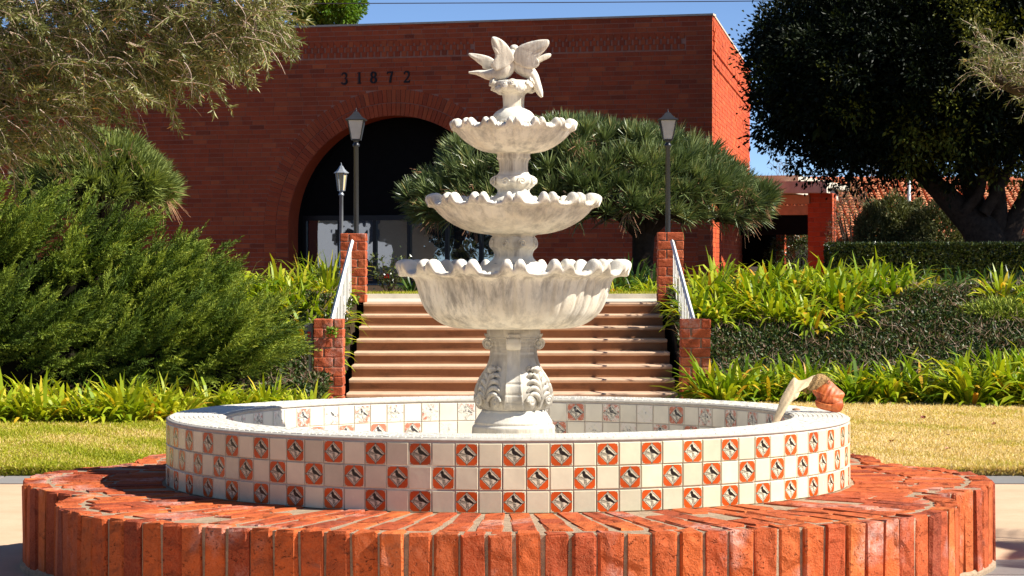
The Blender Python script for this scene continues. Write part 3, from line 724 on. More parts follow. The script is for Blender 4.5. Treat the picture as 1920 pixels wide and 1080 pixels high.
# pedestal: concave panels between four straps
ped_prof = [(56, 770), (64, 763), (70, 752), (71, 742), (69, 728), (64, 714), (57, 702), (49, 690), (43, 675), (40.5, 660), (41, 648), (44, 638), (47, 632), (50, 626), (50, 618), (48, 612)]
def pedmod(u, th):
    sq = -.07 * (1 - np.abs(np.cos(2 * th)) ** .5)
    ridge = .018 * np.cos(u * 2 * pi * 19) * (u > .56) * (u < .82) * (np.abs(np.sin(2 * th)) > .35)
    return sq * np.clip((.95 - u) * 6, 0, 1) * np.clip(u * 8, 0, 1) + ridge
mb, PS = turned('p', ped_prof, pedmod, 128, 110)
ped = mb.build('pedestal', M['stone_ped'], fountain, True)
for q in range(4):
    a = -pi / 2 + q * pi / 2; rd = np.array([cos(a), sin(a), 0]); tg = np.array([-sin(a), cos(a), 0])
    b = MB()
    # strap following the profile, flaring at the foot
    seg_ = [(r, z) for r, z in PS[4:-14]]; rows = []
    for i, (r, z) in enumerate(seg_):
        f = i / (len(seg_) - 1); hw = (.034 + .022 * (1 - f) ** 2) ; o_ = .010 + .004 * (f > .9)
        dents = -.003 * (abs((f * 9) % 1 - .5) > .42) * (f < .35)
        rows.append([rd * (r - .012) - tg * hw + [0, 0, z], rd * (r + o_ - .002 + dents) - tg * hw * .96 + [0, 0, z], rd * (r + o_ + dents) - tg * hw * .82 + [0, 0, z], rd * (r + o_ - .004 + dents) - tg * hw * .72 + [0, 0, z],
                     rd * (r + o_ - .004 + dents) + tg * hw * .72 + [0, 0, z], rd * (r + o_ + dents) + tg * hw * .82 + [0, 0, z], rd * (r + o_ - .002 + dents) + tg * hw * .96 + [0, 0, z], rd * (r - .012) + tg * hw + [0, 0, z]])
    b.grid(np.array(rows))
    b.build('strap', M['stone_ped'], ped, True)
    # scroll at the head of the strap
    b = MB(); c = rd * (47 * K) + np.array([0, 0, zz(644)])
    prof_ = []
    for s_ in np.linspace(-1, 1, 9):
        rr_ = .031 * (1 - .12 * abs(s_) ** 4)
        prof_.append([c + tg * s_ * .036 + rd * rr_ * cos(x) + np.array([0, 0, 1]) * rr_ * sin(x) for x in np.arange(20) * 2 * pi / 20])
    b.grid(np.array(prof_), wrap=True)
    for sg in (-1, 1):        # spiral on each end
        tt = np.linspace(0, 3.4 * pi, 46); rad = .029 * (1 - tt / (3.9 * pi))
        path_ = c + tg * sg * .034 + np.outer(rad * np.cos(tt), rd) + np.outer(rad * np.sin(tt), [0, 0, 1.])
        b.tube(path_, .0055, 6)
        b.add(np.vstack([[c + tg * sg * .033 + rd * .028 * cos(x) + np.array([0, 0, 1]) * .028 * sin(x) for x in np.arange(20) * 2 * pi / 20], [c + tg * sg * .033]]), [[i, (i + 1) % 20, 20] for i in range(20)])
    b.build('scroll', M['stone'], ped, True)
    # acanthus leaf on each corner
    a = a + pi / 4; rd = np.array([cos(a), sin(a), 0]); tg = np.array([-sin(a), cos(a), 0]); b = MB()
    def rad_at(z): return np.interp(z, PS[:, 1], PS[:, 0]) * .94
    zs = np.linspace(zz(760), zz(690), 16)
    b.tube([rd * (rad_at(z) + .012) + np.array([0, 0, z]) for z in zs], np.linspace(.010, .016, 16), 8)
    for i, yv in enumerate((752, 741, 729, 717, 705)):
        for sg in (-1, 1):
            z = zz(yv); sp = (.062, .062, .055, .045, .032)[i]
            P0 = rd * (rad_at(z) + .01) + np.array([0, 0, z])
            ts = np.linspace(0, 1, 10)
            path_ = np.array([rd * (rad_at(z + .05 * t_) * cos(sp * t_ / .2) + .008 + .007 * sin(t_ * pi)) + tg * sg * sp * t_ * (1 + .2 * t_) + np.array([0, 0, z + .055 * sin(t_ * 1.9) - .028 * t_ ** 3]) for t_ in ts])
            b.tube(path_, .0105 * np.sin(np.linspace(.45, 2.75, 10)) + .003, 8)
    for sg in (-1, 1):         # little volutes at the leaf foot
        c = rd * (rad_at(zz(748)) + .004) + tg * sg * .062 + np.array([0, 0, zz(750)])
        tt = np.linspace(0, 3 * pi, 34); rr_ = .026 * (1 - tt / (3.6 * pi))
        b.tube(c + np.outer(rr_ * np.cos(tt) * sg, tg) + np.outer(rr_ * np.sin(tt), [0, 0, 1.]), np.linspace(.009, .012, 34), 7)
        b.sphere(c, .011, 10, 7)
    b.sphere(rd * (rad_at(zz(697)) + .022) + np.array([0, 0, zz(692)]), (.024, .024, .018), 12, 8)
    b.build('acanthus_leaf', M['stone_ped'], ped, True)

def stem(prof, mod, scr_y, scr_r, lab):
    mb, S_ = turned('s', prof, mod, 96, 70); o = mb.build('stem', M['stone'], fountain, True); o["label"] = lab
    for q in range(8):
        b = MB()
        a = -pi / 2 + (q + .5) * pi / 4; rd = np.array([cos(a), sin(a), 0]); tg = np.array([-sin(a), cos(a), 0])
        for sg in ((-1, 1) if q % 2 else (1, -1)):
            pass
        c = rd * scr_r * K + np.array([0, 0, zz(scr_y)]); tt = np.linspace(0, 3 * pi, 30); rr_ = .021 * (1 - tt / (3.7 * pi)); sg = 1 if q % 2 else -1
        b.tube(c + np.outer(rr_ * np.cos(tt) * sg, tg) + np.outer(rr_ * np.sin(tt), [0, 0, 1.]), .006, 6)
        b.build('scroll', M['stone'], o, True)
    return o
stem([(46, 440), (40, 443), (43, 450), (44.5, 457), (43, 464), (38, 469), (35, 476), (36, 483), (42, 490), (52, 496), (63, 500), (70, 505), (74, 512), (74, 530), (60, 590)], lambda u, t: .035 * np.cos(8 * t) * (u > .1) * (u < .62) - .03 * np.abs(np.cos(8 * t)) * (u > .62), 457, 44, 'lower stem between the largest and middle bowls')
stem([(34, 286), (31, 290), (31, 296), (27, 302), (25.5, 312), (26, 322), (30, 328), (38, 332), (41, 340), (38, 348), (31, 354), (30, 360), (34, 366), (42, 371), (48, 378), (50, 390), (40, 422)], lambda u, t: .05 * np.cos(8 * t) * (u > .12) * (u < .55) + .04 * np.cos(6 * t) * (u > .45) * (u < .65), 341, 40, 'upper stem between the middle and smallest bowls')
mb, _ = turned('d', [(52, 268), (46, 262), (43, 246), (42.5, 236), (43.5, 229), (42, 225), (40, 219), (34, 211), (25, 205), (20, 202), (20, 190), (21, 180), (25, 175), (32, 172), (36, 168), (36, 158), (30, 152), (.3, 150)], n=70)
finial = mb.build('finial', M['stone'], fountain, True)
# garland of flowers under the doves
fr = random.Random(4)
for i in range(15):
    a = -pi / 2 + i * 2 * pi / 15 + fr.uniform(-.1, .1); r = (37 + fr.uniform(-4, 2)) * K; z = zz(163 + fr.uniform(-9, 6)); s_ = fr.uniform(.020, .031)
    rd = np.array([cos(a), sin(a), .5]); rd /= np.linalg.norm(rd); c = np.array([cos(a) * r, sin(a) * r, z]); b = MB()
    tg = np.cross(rd, [0, 0, 1.]); tg /= np.linalg.norm(tg); up = np.cross(tg, rd)
    b.sphere(c, s_ * .9, 12, 8)
    if i % 3 != 1:
        tt = np.linspace(0, 5 * pi, 50); rr_ = s_ * .95 * (1 - tt / (5.6 * pi))
        b.tube(c + rd * s_ * .55 + np.outer(rr_ * np.cos(tt), tg) + np.outer(rr_ * np.sin(tt), up) + np.outer((1 - rr_ / s_) * s_ * .4, rd), .0052, 6)
    else:
        for kk in range(5):
            b.sphere(c + rd * s_ * .3 + tg * (kk - 2) * s_ * .38 - up * s_ * .3 * (kk % 2), (s_ * .4, s_ * .4, s_ * .55), 8, 6)
    b.build('flower', M['stone'], finial, True)

def plate(outline, y0, thick, rake, lean, mb):
    """thick wing from an outline in photo pixels: domed on both faces, feather grooves on the trailing side"""
    P = np.array([((x - 963) * K, zz(y)) for x, y in outline]); m = len(P)
    # resample the outline smoothly
    Pc = np.vstack([P, P[:1]]); Sx = []
    Q = np.vstack([P[-1:], P, P[:2]])
    for i in range(m):
        a, b_, c, d = Q[i], Q[i + 1], Q[i + 2], Q[i + 3] if i + 3 < len(Q) else Q[2]
        for f in np.linspace(0, 1, 6, endpoint=False):
            Sx.append(.5 * ((2*b_) + (-a+c)*f + (2*a-5*b_+4*c-d)*f*f + (-a+3*b_-3*c+d)*f**3))
    Sx = np.array(Sx); cen = Sx.mean(0); n = len(Sx); rings = []
    ks = [1.0, 1.0, .95, .86, .72, .52, .28, .02]; off = [.0, .45, .8, 1.0, 1.15, 1.25, 1.3, 1.3]
    root = P[0]
    for side in (-1, 1):
        G = []
        for k, o_ in zip(ks, off):
            q = cen + (Sx - cen) * k
            dist = np.linalg.norm(q - root, axis=1)
            ang = np.arctan2(q[:, 1] - root[1], q[:, 0] - root[0])
            groove = .0022 * np.cos(ang * 26) * (k < .97) * np.clip((dist - .06) / .08, 0, 1)
            y = y0 + lean * dist + rake * dist ** 2 + side * (thick * .5 * o_ + groove)
            G.append(np.column_stack([q[:, 0], y, q[:, 1]]))
        mb.grid(np.array(G), wrap=True, flip=side > 0)
def loft(path, rad, mb, n=16, flat=1.0):
    path = spline(np.array(path), 40); rad = spline(np.array(rad), 40); T = norm(np.gradient(path, axis=0)); G = []
    for p, (ra, rb), t_ in zip(path, rad, T):
        a = np.cross(t_, [0, 1, 0]); a /= np.linalg.norm(a) + 1e-9; b_ = np.cross(t_, a); x = np.arange(n) * 2 * pi / n
        G.append(p + np.outer(np.cos(x) * ra, a) + np.outer(np.sin(x) * rb, b_))
    mb.grid(np.array(G), wrap=True)
def PX(x, y, d): return np.array([(x - 963) * K, d, zz(y)])
dove = {}
b = MB(); loft([PX(879, 135.5, .03), PX(895, 136, .028), PX(915, 140, .015), PX(935, 139, .0), PX(950, 128, -.01), PX(957, 112, 0), PX(961, 98, .01), PX(962, 88, .02)],
               [(.005, .022), (.013, .030), (.026, .040), (.040, .048), (.042, .045), (.032, .034), (.020, .022), (.012, .012)], b)
b.sphere(PX(964, 92, .02), (.026, .026, .024), 14, 10)
dl = b.build('dove', M['stone'], fountain, True); dl["label"] = 'left dove with level tail'
b = MB(); plate([(957, 122), (950, 128), (937, 132), (930, 134), (923, 129), (921, 123), (927, 113), (928.5, 104), (924, 92), (921.5, 82), (922, 74), (926, 71.5), (936, 74.5), (947, 82), (956, 93), (962, 103), (965, 113)], -.045, .022, -.25, -.10, b); b.build('wing', M['stone'], dl, True)
b = MB(); plate([(930, 116), (922, 128), (906, 126.5), (904, 122), (897, 117), (889, 110), (880, 103), (878, 98), (884, 97.5), (896, 99), (910, 102), (922, 107)], .065, .020, .2, .12, b); b.build('wing', M['stone'], dl, True)
b = MB(); loft([PX(1016, 183.5, -.03), PX(1012, 174, -.03), PX(1006, 158, -.028), PX(1000, 144, -.02), PX(989, 134, -.01), PX(976, 124, 0), PX(969, 112, .01), PX(966, 100, .02), PX(964, 92, .02)],
               [(.006, .020), (.017, .028), (.022, .032), (.027, .036), (.038, .045), (.040, .046), (.032, .036), (.022, .024), (.012, .012)], b)
b.sphere(PX(967, 94, .045), (.024, .026, .024), 14, 10)
dr_ = b.build('dove', M['stone'], fountain, True); dr_["label"] = 'right dove with hanging tail'
b = MB(); plate([(965, 118), (963, 106), (966, 97), (973, 89), (986, 83), (1001, 79), (1015, 77), (1027, 77.5), (1029.5, 83), (1027, 90), (1020, 99), (1012, 107), (1009, 113), (1011, 120), (1009, 126), (1000, 131), (990, 130), (977, 126)], -.045, .022, -.22, -.10, b); b.build('wing', M['stone'], dr_, True)
b = MB(); plate([(1000, 118), (1004, 110), (1012, 104), (1022, 99.5), (1031, 98), (1034, 101), (1031, 106), (1022, 111), (1012, 115.5)], .060, .018, .2, .12, b); b.build('wing', M['stone'], dr_, True)

# ------------------------------------------------------------------ dry palm sheath lying over the rim
palm = thing('palm_sheath', 'fallen dry palm sheath with pale stalk and rust brown hood lying over the rim', 'palm frond', at(1452, 797, 12.35) * [1, 1, 0] + [0, 0, .70])
ORG = np.array(palm.location)
def shell(outline, D0, lean, dome, thick, ridge, nm, mat):
    """thin domed sheet from an outline; lean tips it away from the camera with height"""
    P = np.array(outline, float); m = len(P); Q = np.vstack([P[-1:], P, P[:2]]); Sx = []
    for i in range(m):
        a, b_, c, d = Q[i], Q[i + 1], Q[i + 2], Q[i + 3]
        for f in np.linspace(0, 1, 7, endpoint=False): Sx.append(.5 * ((2*b_) + (-a+c)*f + (2*a-5*b_+4*c-d)*f*f + (-a+3*b_-3*c+d)*f**3))
    Sx = np.array(Sx); cen = Sx.mean(0); ks = np.linspace(1, .02, 14); G = []
    for k in ks:
        q = cen + (Sx - cen) * k
        G.append([at(x, y, D0 + lean * (cen[1] - y) - dome * (1 - k ** 2.4) + ridge * sin(.62 * x + .35 * y + .4 * sin(.2 * y)) * (1 - k ** 6)) - ORG for x, y in q])
    G = np.array(G); bk = G + np.array([0, thick, 0]); b = MB()
    b.grid(G, wrap=True, flip=True); b.grid(bk, wrap=True); b.grid(np.stack([G[0], bk[0]]), wrap=True)
    return b.build(nm, mat, palm, True)
shell([(1446, 800), (1458.5, 795), (1469.6, 777), (1483, 755), (1495, 746), (1501, 734), (1508, 727), (1517, 724), (1526, 713), (1533, 704), (1524, 705), (1510, 712), (1498, 713), (1490, 708), (1484.5, 713), (1477, 725), (1465, 747), (1458, 767), (1452, 783)], 12.42, .0012, .018, .014, .0007, 'stalk', M['stalk'])
shell([(1520, 731), (1526, 729), (1536, 718), (1548, 710), (1557, 713), (1569, 725), (1583, 737), (1582.5, 744), (1580, 749), (1582, 761), (1576, 772), (1566, 772), (1549, 769), (1532, 763), (1529, 752), (1532, 747), (1524, 736)], 12.58, .0008, .032, .010, .0014, 'hood', M['sheath'])
shell([(1530, 753), (1545, 757), (1562, 758), (1574, 752), (1581, 757), (1580, 766), (1572, 773), (1550, 770), (1533, 764)], 12.525, .0, .016, .006, .0005, 'torn_lip', M['sheath'])
shell([(1514, 727), (1522, 732), (1535, 727), (1552, 714), (1556, 711), (1546, 703), (1533, 701.5), (1524, 711)], 12.44, .0005, .012, .010, .002, 'fibre_band', M['fibre'])
b = MB(); g = np.random.default_rng(9); n = 420
tt = g.random(n); base = np.array([np.interp(tt, [0, .35, .7, 1], [1510, 1524, 1538, 1554]), np.interp(tt, [0, .35, .7, 1], [733, 722, 710, 714])]).T
P = np.array([at(x, y, 12.47) for x, y in base + g.normal(0, 3.2, (n, 2))]) - ORG
leaf_quads(b, P, g.normal(0, 1, (n, 3)) + [.4, 0, -.3], g.uniform(.012, .04, n), .004, g.random(n), g=g)
b.build('fibres', M['fibre'], palm)
# small brown leaf scrap on the rim
b = MB(); b.sphere((0, 0, 0), (.022, .016, .008), 10, 6); o = b.build('dead_leaf', M['drystalk'], None, True); o.location = at(1493, 766, 12.72) * [1, 1, 0] + [0, 0, PL_Z + H + .011]
tag(o, 'small curled brown leaf scrap on the white rim beside the palm stalk', 'leaf')

# ------------------------------------------------------------------ pillars and railings of the stairs
pl_me = {}
for nm, (w, d) in {'long': (.205, .15), 'short': (.098, .15)}.items():
    pl_me[nm] = [rough_brick(w, d, .100, .008, .006, 40 + k, M['pbrick']) for k in range(4)]
def pillar(px0, px1, ytop, D, zb, label, rows):
    c = at((px0 + px1) / 2, ytop, D); half = .16; zt = c[2]
    t_ = thing('brick_pillar', label, 'pillar', (c[0], c[1] + half, zb), 0, 'brick pillars flanking the stairs')
    b = MB(); b.box((0, 0, (zt - zb) / 2 - .006), (half - .008, half - .008, (zt - zb) / 2 - .006)); b.build('mortar_core', M['pmortar'], t_)
    n = rows; rh = (zt - zb) / n
    for r in range(n):
        z = rh * (r + .5); fl = r % 2
        # front and back pairs, side fillers
        for sy in (-1, 1):
            s2 = 1 if (fl ^ (sy > 0)) else -1
            for nm, xc in (('long', s2 * (half - .1025)), ('short', -s2 * (half - .049))):
                obj('brick', random.choice(pl_me[nm]), t_, (xc, sy * (half - .075), z), (random.uniform(-.01, .01), random.uniform(-.01, .01), random.uniform(-.012, .012) + (pi if sy > 0 else 0)), (1, 1, (rh - .011) / .100))
    return t_
pillar(588, 643, 598, 26.5, -.01, 'left lower brick pillar at the foot of the stairs with grey box on its side', 9)
pillar(1278, 1332, 598, 26.5, -.01, 'right lower brick pillar at the foot of the stairs behind strap leaves', 9)
pillar(638, 686, 437, 30.6, TERR, 'left upper brick pillar at the head of the stairs', 8)
pillar(1235, 1281, 435, 30.6, TERR, 'right upper brick pillar at the head of the stairs', 8)
def rail(pxu, pxl, label, sg):
    a = at(pxu, 452, 30.5); c = at(pxl, 600, 26.95); a2 = at(pxu, 553, 30.5); c2 = at(pxl, 655, 26.95)
    c2[2] = c[2] - (a[2] - a2[2]) 
    a2[0], c2[0] = a[0], c[0]
    t_ = thing('handrail', label, 'handrail', (c[0], c[1], 0)); o0 = np.array([c[0], c[1], 0])
    b = MB(); b.tube([a - o0, c - o0], .026, 4); b.build('top_rail', M['white_paint'], t_)
    b = MB(); b.tube([a2 - o0, c2 - o0], .016, 4); b.build('bottom_rail', M['white_paint'], t_)
    for k in range(1, 14):
        f = k / 14; p = a + (c - a) * f - o0; q = a2 + (c2 - a2) * f - o0
        b = MB(); b.tube([q, p], .007, 4)
        if k % 4 == 2:
            m = (p + q) / 2; b.tube([m + [0, .04 * cos(x), .06 * sin(x)] for x in np.linspace(0, 2 * pi, 13)], .007, 4)
        b.build('baluster', M['white_paint'], t_)
rail(660, 622, 'white metal handrail on the left side of the stairs', -1)
rail(1260, 1300, 'white metal handrail on the right side of the stairs', 1)
jb = thing('junction_box', 'grey metal box with red ribbon on the left lower pillar', 'electrical box', at(580, 645, 26.6))
b = MB(); b.box((0, 0, .11), (.045, .05, .115)); b.build('box', M['greybox'], jb)
b = MB(); b.box((0, -.052, .20), (.050, .012, .008)); b.build('lid_lip', M['greybox'], jb)
b = MB(); b.tube([(-.01, -.055, .13), (.0, -.06, .10), (-.008, -.06, .06), (-.02, -.058, .03)], .006, 5); b.tube([(.0, -.056, .13), (.02, -.06, .11), (.012, -.06, .05)], .005, 5); b.sphere((.0, -.06, .125), (.02, .01, .015), 8, 6); b.build('ribbon', M['redtag'], jb)
b = MB(); b.tube([(0.01, 0, 0), (.01, 0, -.8)], .018, 8); b.build('conduit', M['concrete'], jb)

# ------------------------------------------------------------------ lamps
def lantern_post(px, label, D, zb, top_y, sx, mats, sides=4, lat_y=(226, 263), cap_w=.145, poled=.038, r_top=.115, r_bot=.062):
    c = at(px, top_y, D); t_ = thing('lamp_post', label, 'lamp post', (c[0], c[1], zb), 0, 'lamp posts')
    zt = c[2] - zb; zl1 = at(px, lat_y[0], D)[2] - zb; zl0 = at(px, lat_y[1], D)[2] - zb
    b = MB(); b.lathe([(.07, 0), (.07, .06), (poled * 1.35, .10), (poled * 1.25, .5), (poled, .55), (poled * .92, zl0 - .10), (poled * 1.3, zl0 - .09), (poled * 1.3, zl0 - .06), (poled * .8, zl0 - .04), (poled, zl0 - .015), (r_bot * .9, zl0), (.001, zl0 + .002)], 14); b.build('pole', mats[0], t_, True)
    rot = pi / 4 if sides == 4 else 0; k = sqrt(2) if sides == 4 else 1.08
    b = MB(); b.lathe([(r_bot * k * .93, zl0 + .012), (r_top * k * .95, zl1)], sides, rot=rot); b.build('lantern_glass', mats[1], t_)
    for q in range(sides):
        a = rot + q * 2 * pi / sides; b = MB()
        b.tube([(cos(a) * r_bot * k, sin(a) * r_bot * k, zl0), (cos(a) * r_top * k, sin(a) * r_top * k, zl1)], .009, 4); b.build('lantern_bar', mats[0], t_)
    b = MB(); b.lathe([(r_bot * k, zl0), (r_bot * k * 1.02, zl0 + .014), (r_bot * k * .9, zl0 + .016)], sides, rot=rot); b.build('lantern_base', mats[0], t_)
    b = MB(); h = zt - zl1
    b.lathe([(r_top * k * .9, zl1 - .003), (cap_w * k, zl1 - .002), (cap_w * k * 1.02, zl1 + .012), (cap_w * k * .72, zl1 + h * .20), (cap_w * k * .45, zl1 + h * .42), (cap_w * k * .25, zl1 + h * .66), (cap_w * k * .15, zl1 + h * .72), (.001, zl1 + h * .74)], sides, rot=rot); b.build('lantern_cap', mats[0], t_)
    b = MB(); b.lathe([(.012, zl1 + h * .72), (.016, zl1 + h * .78), (.007, zl1 + h * .83), (.011, zl1 + h * .88), (.002, zt)], 8); b.build('finial', mats[0], t_, True)
BM = (M['black_metal'], M['frost'])
lantern_post(668, 'black lamp post with square lantern behind the left upper pillar', 34.8, TERR, 203, 1, BM)
lantern_post(1252, 'black lamp post with square lantern behind the right upper pillar', 34.8, TERR, 205, 1, BM)
lantern_post(640, 'shorter silver lamp post with cream six sided lantern before the archway', 48, TERR, 305, 1, (M['silver'], M['amber']), 6, (325, 358), .135, .040, .10, .062)

# ------------------------------------------------------------------ brick building
YAW = R(-16.5); CX, CY = 4.54, 55 + CAM_Y
bld = thing('brick_building', 'large red brick hall with deep arched entrance and wall number', 'building', (CX, CY, TERR), YAW)
HT = 7.18 - TERR; LW = 19.0; SCX, SPR, RA = -7.627, 2.36 - TERR, 2.67; RINGW = .62; RX = RA + RINGW
def arch_z(x, r): return SPR + sqrt(max(r * r - (x - SCX) ** 2, 0))
mb = MB()
y0 = .004
mb.add([(-LW, y0, 0), (SCX - RA, y0, 0), (SCX - RA, y0, HT), (-LW, y0, HT)], [[0, 1, 2, 3]])
mb.add([(SCX + RA, y0, 0), (-.012, y0, 0), (-.012, y0, HT), (SCX + RA, y0, HT)], [[0, 1, 2, 3]])
ax_ = SCX + RA * np.cos(np.linspace(pi, 0, 49))
for x0, x1 in zip(ax_[:-1], ax_[1:]):
    mb.add([(x0, y0, arch_z(x0, RA)), (x1, y0, arch_z(x1, RA)), (x1, y0, HT), (x0, y0, HT)], [[0, 1, 2, 3]])
RF = np.array([-.138, .99]); RF /= np.linalg.norm(RF); RL = 16.2; RN = np.array([RF[1], -RF[0]])
e1 = RF * RL
mb.add([(-.012, y0, 0), (e1[0] - .012, e1[1], 0), (e1[0] - .012, e1[1], HT), (-.012, y0, HT)], [[0, 1, 2, 3]])
mb.add([(e1[0] - .012, e1[1], 0), (-LW, e1[1], 0), (-LW, e1[1], HT), (e1[0] - .012, e1[1], HT)], [[0, 1, 2, 3]])
mb.add([(-LW, e1[1], 0), (-LW, y0, 0), (-LW, y0, HT), (-LW, e1[1], HT)], [[0, 1, 2, 3]])
mb.add([(-.012, y0, HT - .3), (e1[0] - .012, e1[1], HT - .3), (-LW, e1[1], HT - .3), (-LW, y0, HT - .3)], [[0, 1, 2, 3]])
mb.build('wall', M['wmortar'], bld)
# bricks of the front
ROWH = .109; NR = int(HT / ROWH); front = []
gb = np.random.default_rng(11)
BAND0, BAND1 = 6.44 - TERR, 6.76 - TERR
panels = []
x = -.62
while x > -LW: panels.append((x - 4.6, x)); x -= 5.02
for r in range(NR + 1):
    z0 = r * ROWH; z1 = min(z0 + ROWH, HT - .02); zm = (z0 + z1) / 2
    if zm > SPR: 
        hw = sqrt(max(RX ** 2 - (zm - SPR) ** 2, 0)); ex = (SCX - hw, SCX + hw) if hw > 0 else None
    else: ex = (SCX - RX, SCX + RX)
    spans = [(-LW, 0)]
    if ex: spans = [(-LW, ex[0]), (ex[1], 0)]
    band = BAND0 < zm < BAND1
    if band:
        sp2 = []; xx = 0
        for p0, p1 in panels: sp2.append((p1, xx)); xx = p0
        spans = [(max(a, -LW), b) for a, b in sp2 if b > -LW]
    for a, b in spans:
        x = b if a == -LW or band else b
        off = .18 if r % 2 else .0; x = b; first = True
        while x > a + .02:
            L = .365 * (.5 if (first and r % 2) else 1) + (gb.choice([0, 0, 0, -.12]) if not first else 0); first = False
            xa = max(a, x - L); 
            if xa - a < .08: xa = a
            if x - xa > .03: front.append((xa, x, z0, z1)); 
            x = xa
front = np.array(front)
cx_ = (front[:, 0] + front[:, 1]) / 2; cz_ = (front[:, 2] + front[:, 3]) / 2
top_row = cz_ > HT - .21
proud = gb.normal(0, .0025, len(front)) + np.where(top_row, -.003, -.008)
order = np.argsort(-((cz_ > 3.0) * (cx_ > -9.5) * 100 + cz_ * 3 + cx_)); pick = set(order[:296].tolist())
wb = MB(); wb.box((0, 0, 0), (.1775, .05, ROWH / 2 - .0075)); wb_me = wb.mesh('brick', M['wbrick'])
rest = [i for i in range(len(front)) if i not in pick]
for i in pick:
    w = front[i, 1] - front[i, 0] - .014
    o = obj('brick', wb_me, bld, (cx_[i], .05 + proud[i], cz_[i]), (0, 0, 0), (w / .355, 1, 1))
mb = MB()
mb.boxes(np.column_stack([cx_[rest], .05 + proud[rest], cz_[rest]]), np.column_stack([(front[rest, 1] - front[rest, 0]) / 2 - .007, np.full(len(rest), .05), (front[rest, 3] - front[rest, 2]) / 2 - .0075]), tone=gb.random(len(rest)))
mb.build('brick_courses', M['wbrick'], bld, kind='stuff')
# right face courses
Cs = []; Hs = []; Ax = []
for r in range(NR + 1):
    z0 = r * ROWH; z1 = min(z0 + ROWH, HT - .02); zm = (z0 + z1) / 2; s = .06 if r % 2 else .24
    pr = .035 if zm > 5.05 and not (5.18 < zm < 5.30) else 0.0
    if zm > HT - .2: pr = .01
    while s < RL - .1:
        L = min(.355, RL - s); p = RF * (s + L / 2) + RN * (-.05 + pr + gb.normal(0, .003)); Cs.append((p[0], p[1], zm)); Hs.append((L / 2 - .005, .05, (z1 - z0) / 2 - .0055)); s += .365
A3 = np.array([[RF[0], RF[1], 0], [RN[0], RN[1], 0], [0, 0, 1]])
mb = MB(); mb.boxes(Cs, Hs, np.tile(A3, (len(Cs), 1, 1)), tone=gb.random(len(Cs))); o = mb.build('side_brick_courses', M['wbrick'], bld, kind='stuff')
# arch bricks: two rings, continuing down the jambs
ab = {}
for i, (r0, r1) in enumerate(((RA, RA + .30), (RA + .31, RA + RINGW))):
    rm = (r0 + r1) / 2; n = int(pi * rm / .112); me = rough_brick(pi * rm / n - .011, .12, r1 - r0 - .008, .004, .002, i, M['wbrick'], 'arch_brick')
    for k in range(n):
        a = pi * (k + .5) / n
        obj('arch_brick', me, bld, (SCX + cos(a) * rm, .05 - (.016 if i == 0 else .006) + random.uniform(-.003, .003), SPR + sin(a) * rm), (0, pi / 2 - a, 0))
jm = rough_brick(.295, .12, .098, .004, .002, 5, M['wbrick'], 'jamb_brick')
for sx in (-1, 1):
    for c in range(2):
        for k in range(12):
            obj('jamb_brick', jm, bld, (SCX + sx * (RA + .155 + c * .31), .05 - .006, SPR - .055 - k * .109))
# frieze: chequer of projecting headers in recessed panels
db = MB(); db.box((0, 0, 0), (.056, .035, .059)); db_me = db.mesh('frieze_brick', M['wbrick'])
nf = 0
for p0, p1 in panels:
    if p0 < -LW: continue
    for j in range(3):
        xk = np.arange(p0 + .06, p1 - .04, .165) + (.0825 if j % 2 else 0)
        for x in xk:
            if x > p1 - .05 or nf > 295: continue
            obj('frieze_brick', db_me, bld, (x, .012, BAND0 + .062 + .122 * j - .02)); nf += 1
cb = MB(); cb.box((-LW / 2, .12, HT + .008), (LW / 2 + .02, .16, .022))
A = A3.copy(); cb.boxes([(*(RF * (RL / 2 + .14) - RN * .11), HT + .008)], [(RL / 2 - .12, .14, .022)], [A]); cb.build('coping', M['coping'], bld)
# reveal, dark soffit panel, glazed doors
mb = MB(); aa = np.linspace(pi, 0, 49); prof_ = [(SCX - RA, 0)] + [(SCX + RA * cos(a), SPR + RA * sin(a)) for a in aa] + [(SCX + RA, 0)]
rd_ = .62
mb.grid(np.array([[(x, y, z) for x, z in prof_] for y in (.0, rd_)]), flip=False); mb.build('reveal', M['wbrick'], bld)
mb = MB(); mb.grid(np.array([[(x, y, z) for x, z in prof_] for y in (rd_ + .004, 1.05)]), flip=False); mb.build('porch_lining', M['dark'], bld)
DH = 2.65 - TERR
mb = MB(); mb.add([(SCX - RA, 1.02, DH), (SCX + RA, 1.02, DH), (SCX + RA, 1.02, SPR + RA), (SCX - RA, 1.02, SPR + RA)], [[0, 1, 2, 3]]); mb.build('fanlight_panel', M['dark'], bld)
cuts = [-2.62, -1.72, -.82, .05, 1.0, 1.85, 2.62]
for q, (xa, xb) in enumerate(zip(cuts[:-1], cuts[1:])):
    b = MB(); b.box((SCX + (xa + xb) / 2, .98, DH / 2 + .05), ((xb - xa) / 2 - .04, .01, DH / 2 - .08)); b.build('door_glass', M['glass'], bld)
for xa in cuts:
    b = MB(); b.box((SCX + xa, .96, DH / 2), (.045, .05, DH / 2)); b.build('mullion', M['bronze'], bld)
b = MB(); b.box((SCX, .95, DH), (RA, .06, .06)); b.build('transom', M['bronze'], bld)
b = MB(); b.box((SCX, .955, .04), (RA, .05, .05)); b.build('sill', M['bronze'], bld)
b = MB(); b.box((SCX, .5, .012), (RA, .52, .015)); b.build('porch_floor', M['slate'], bld)
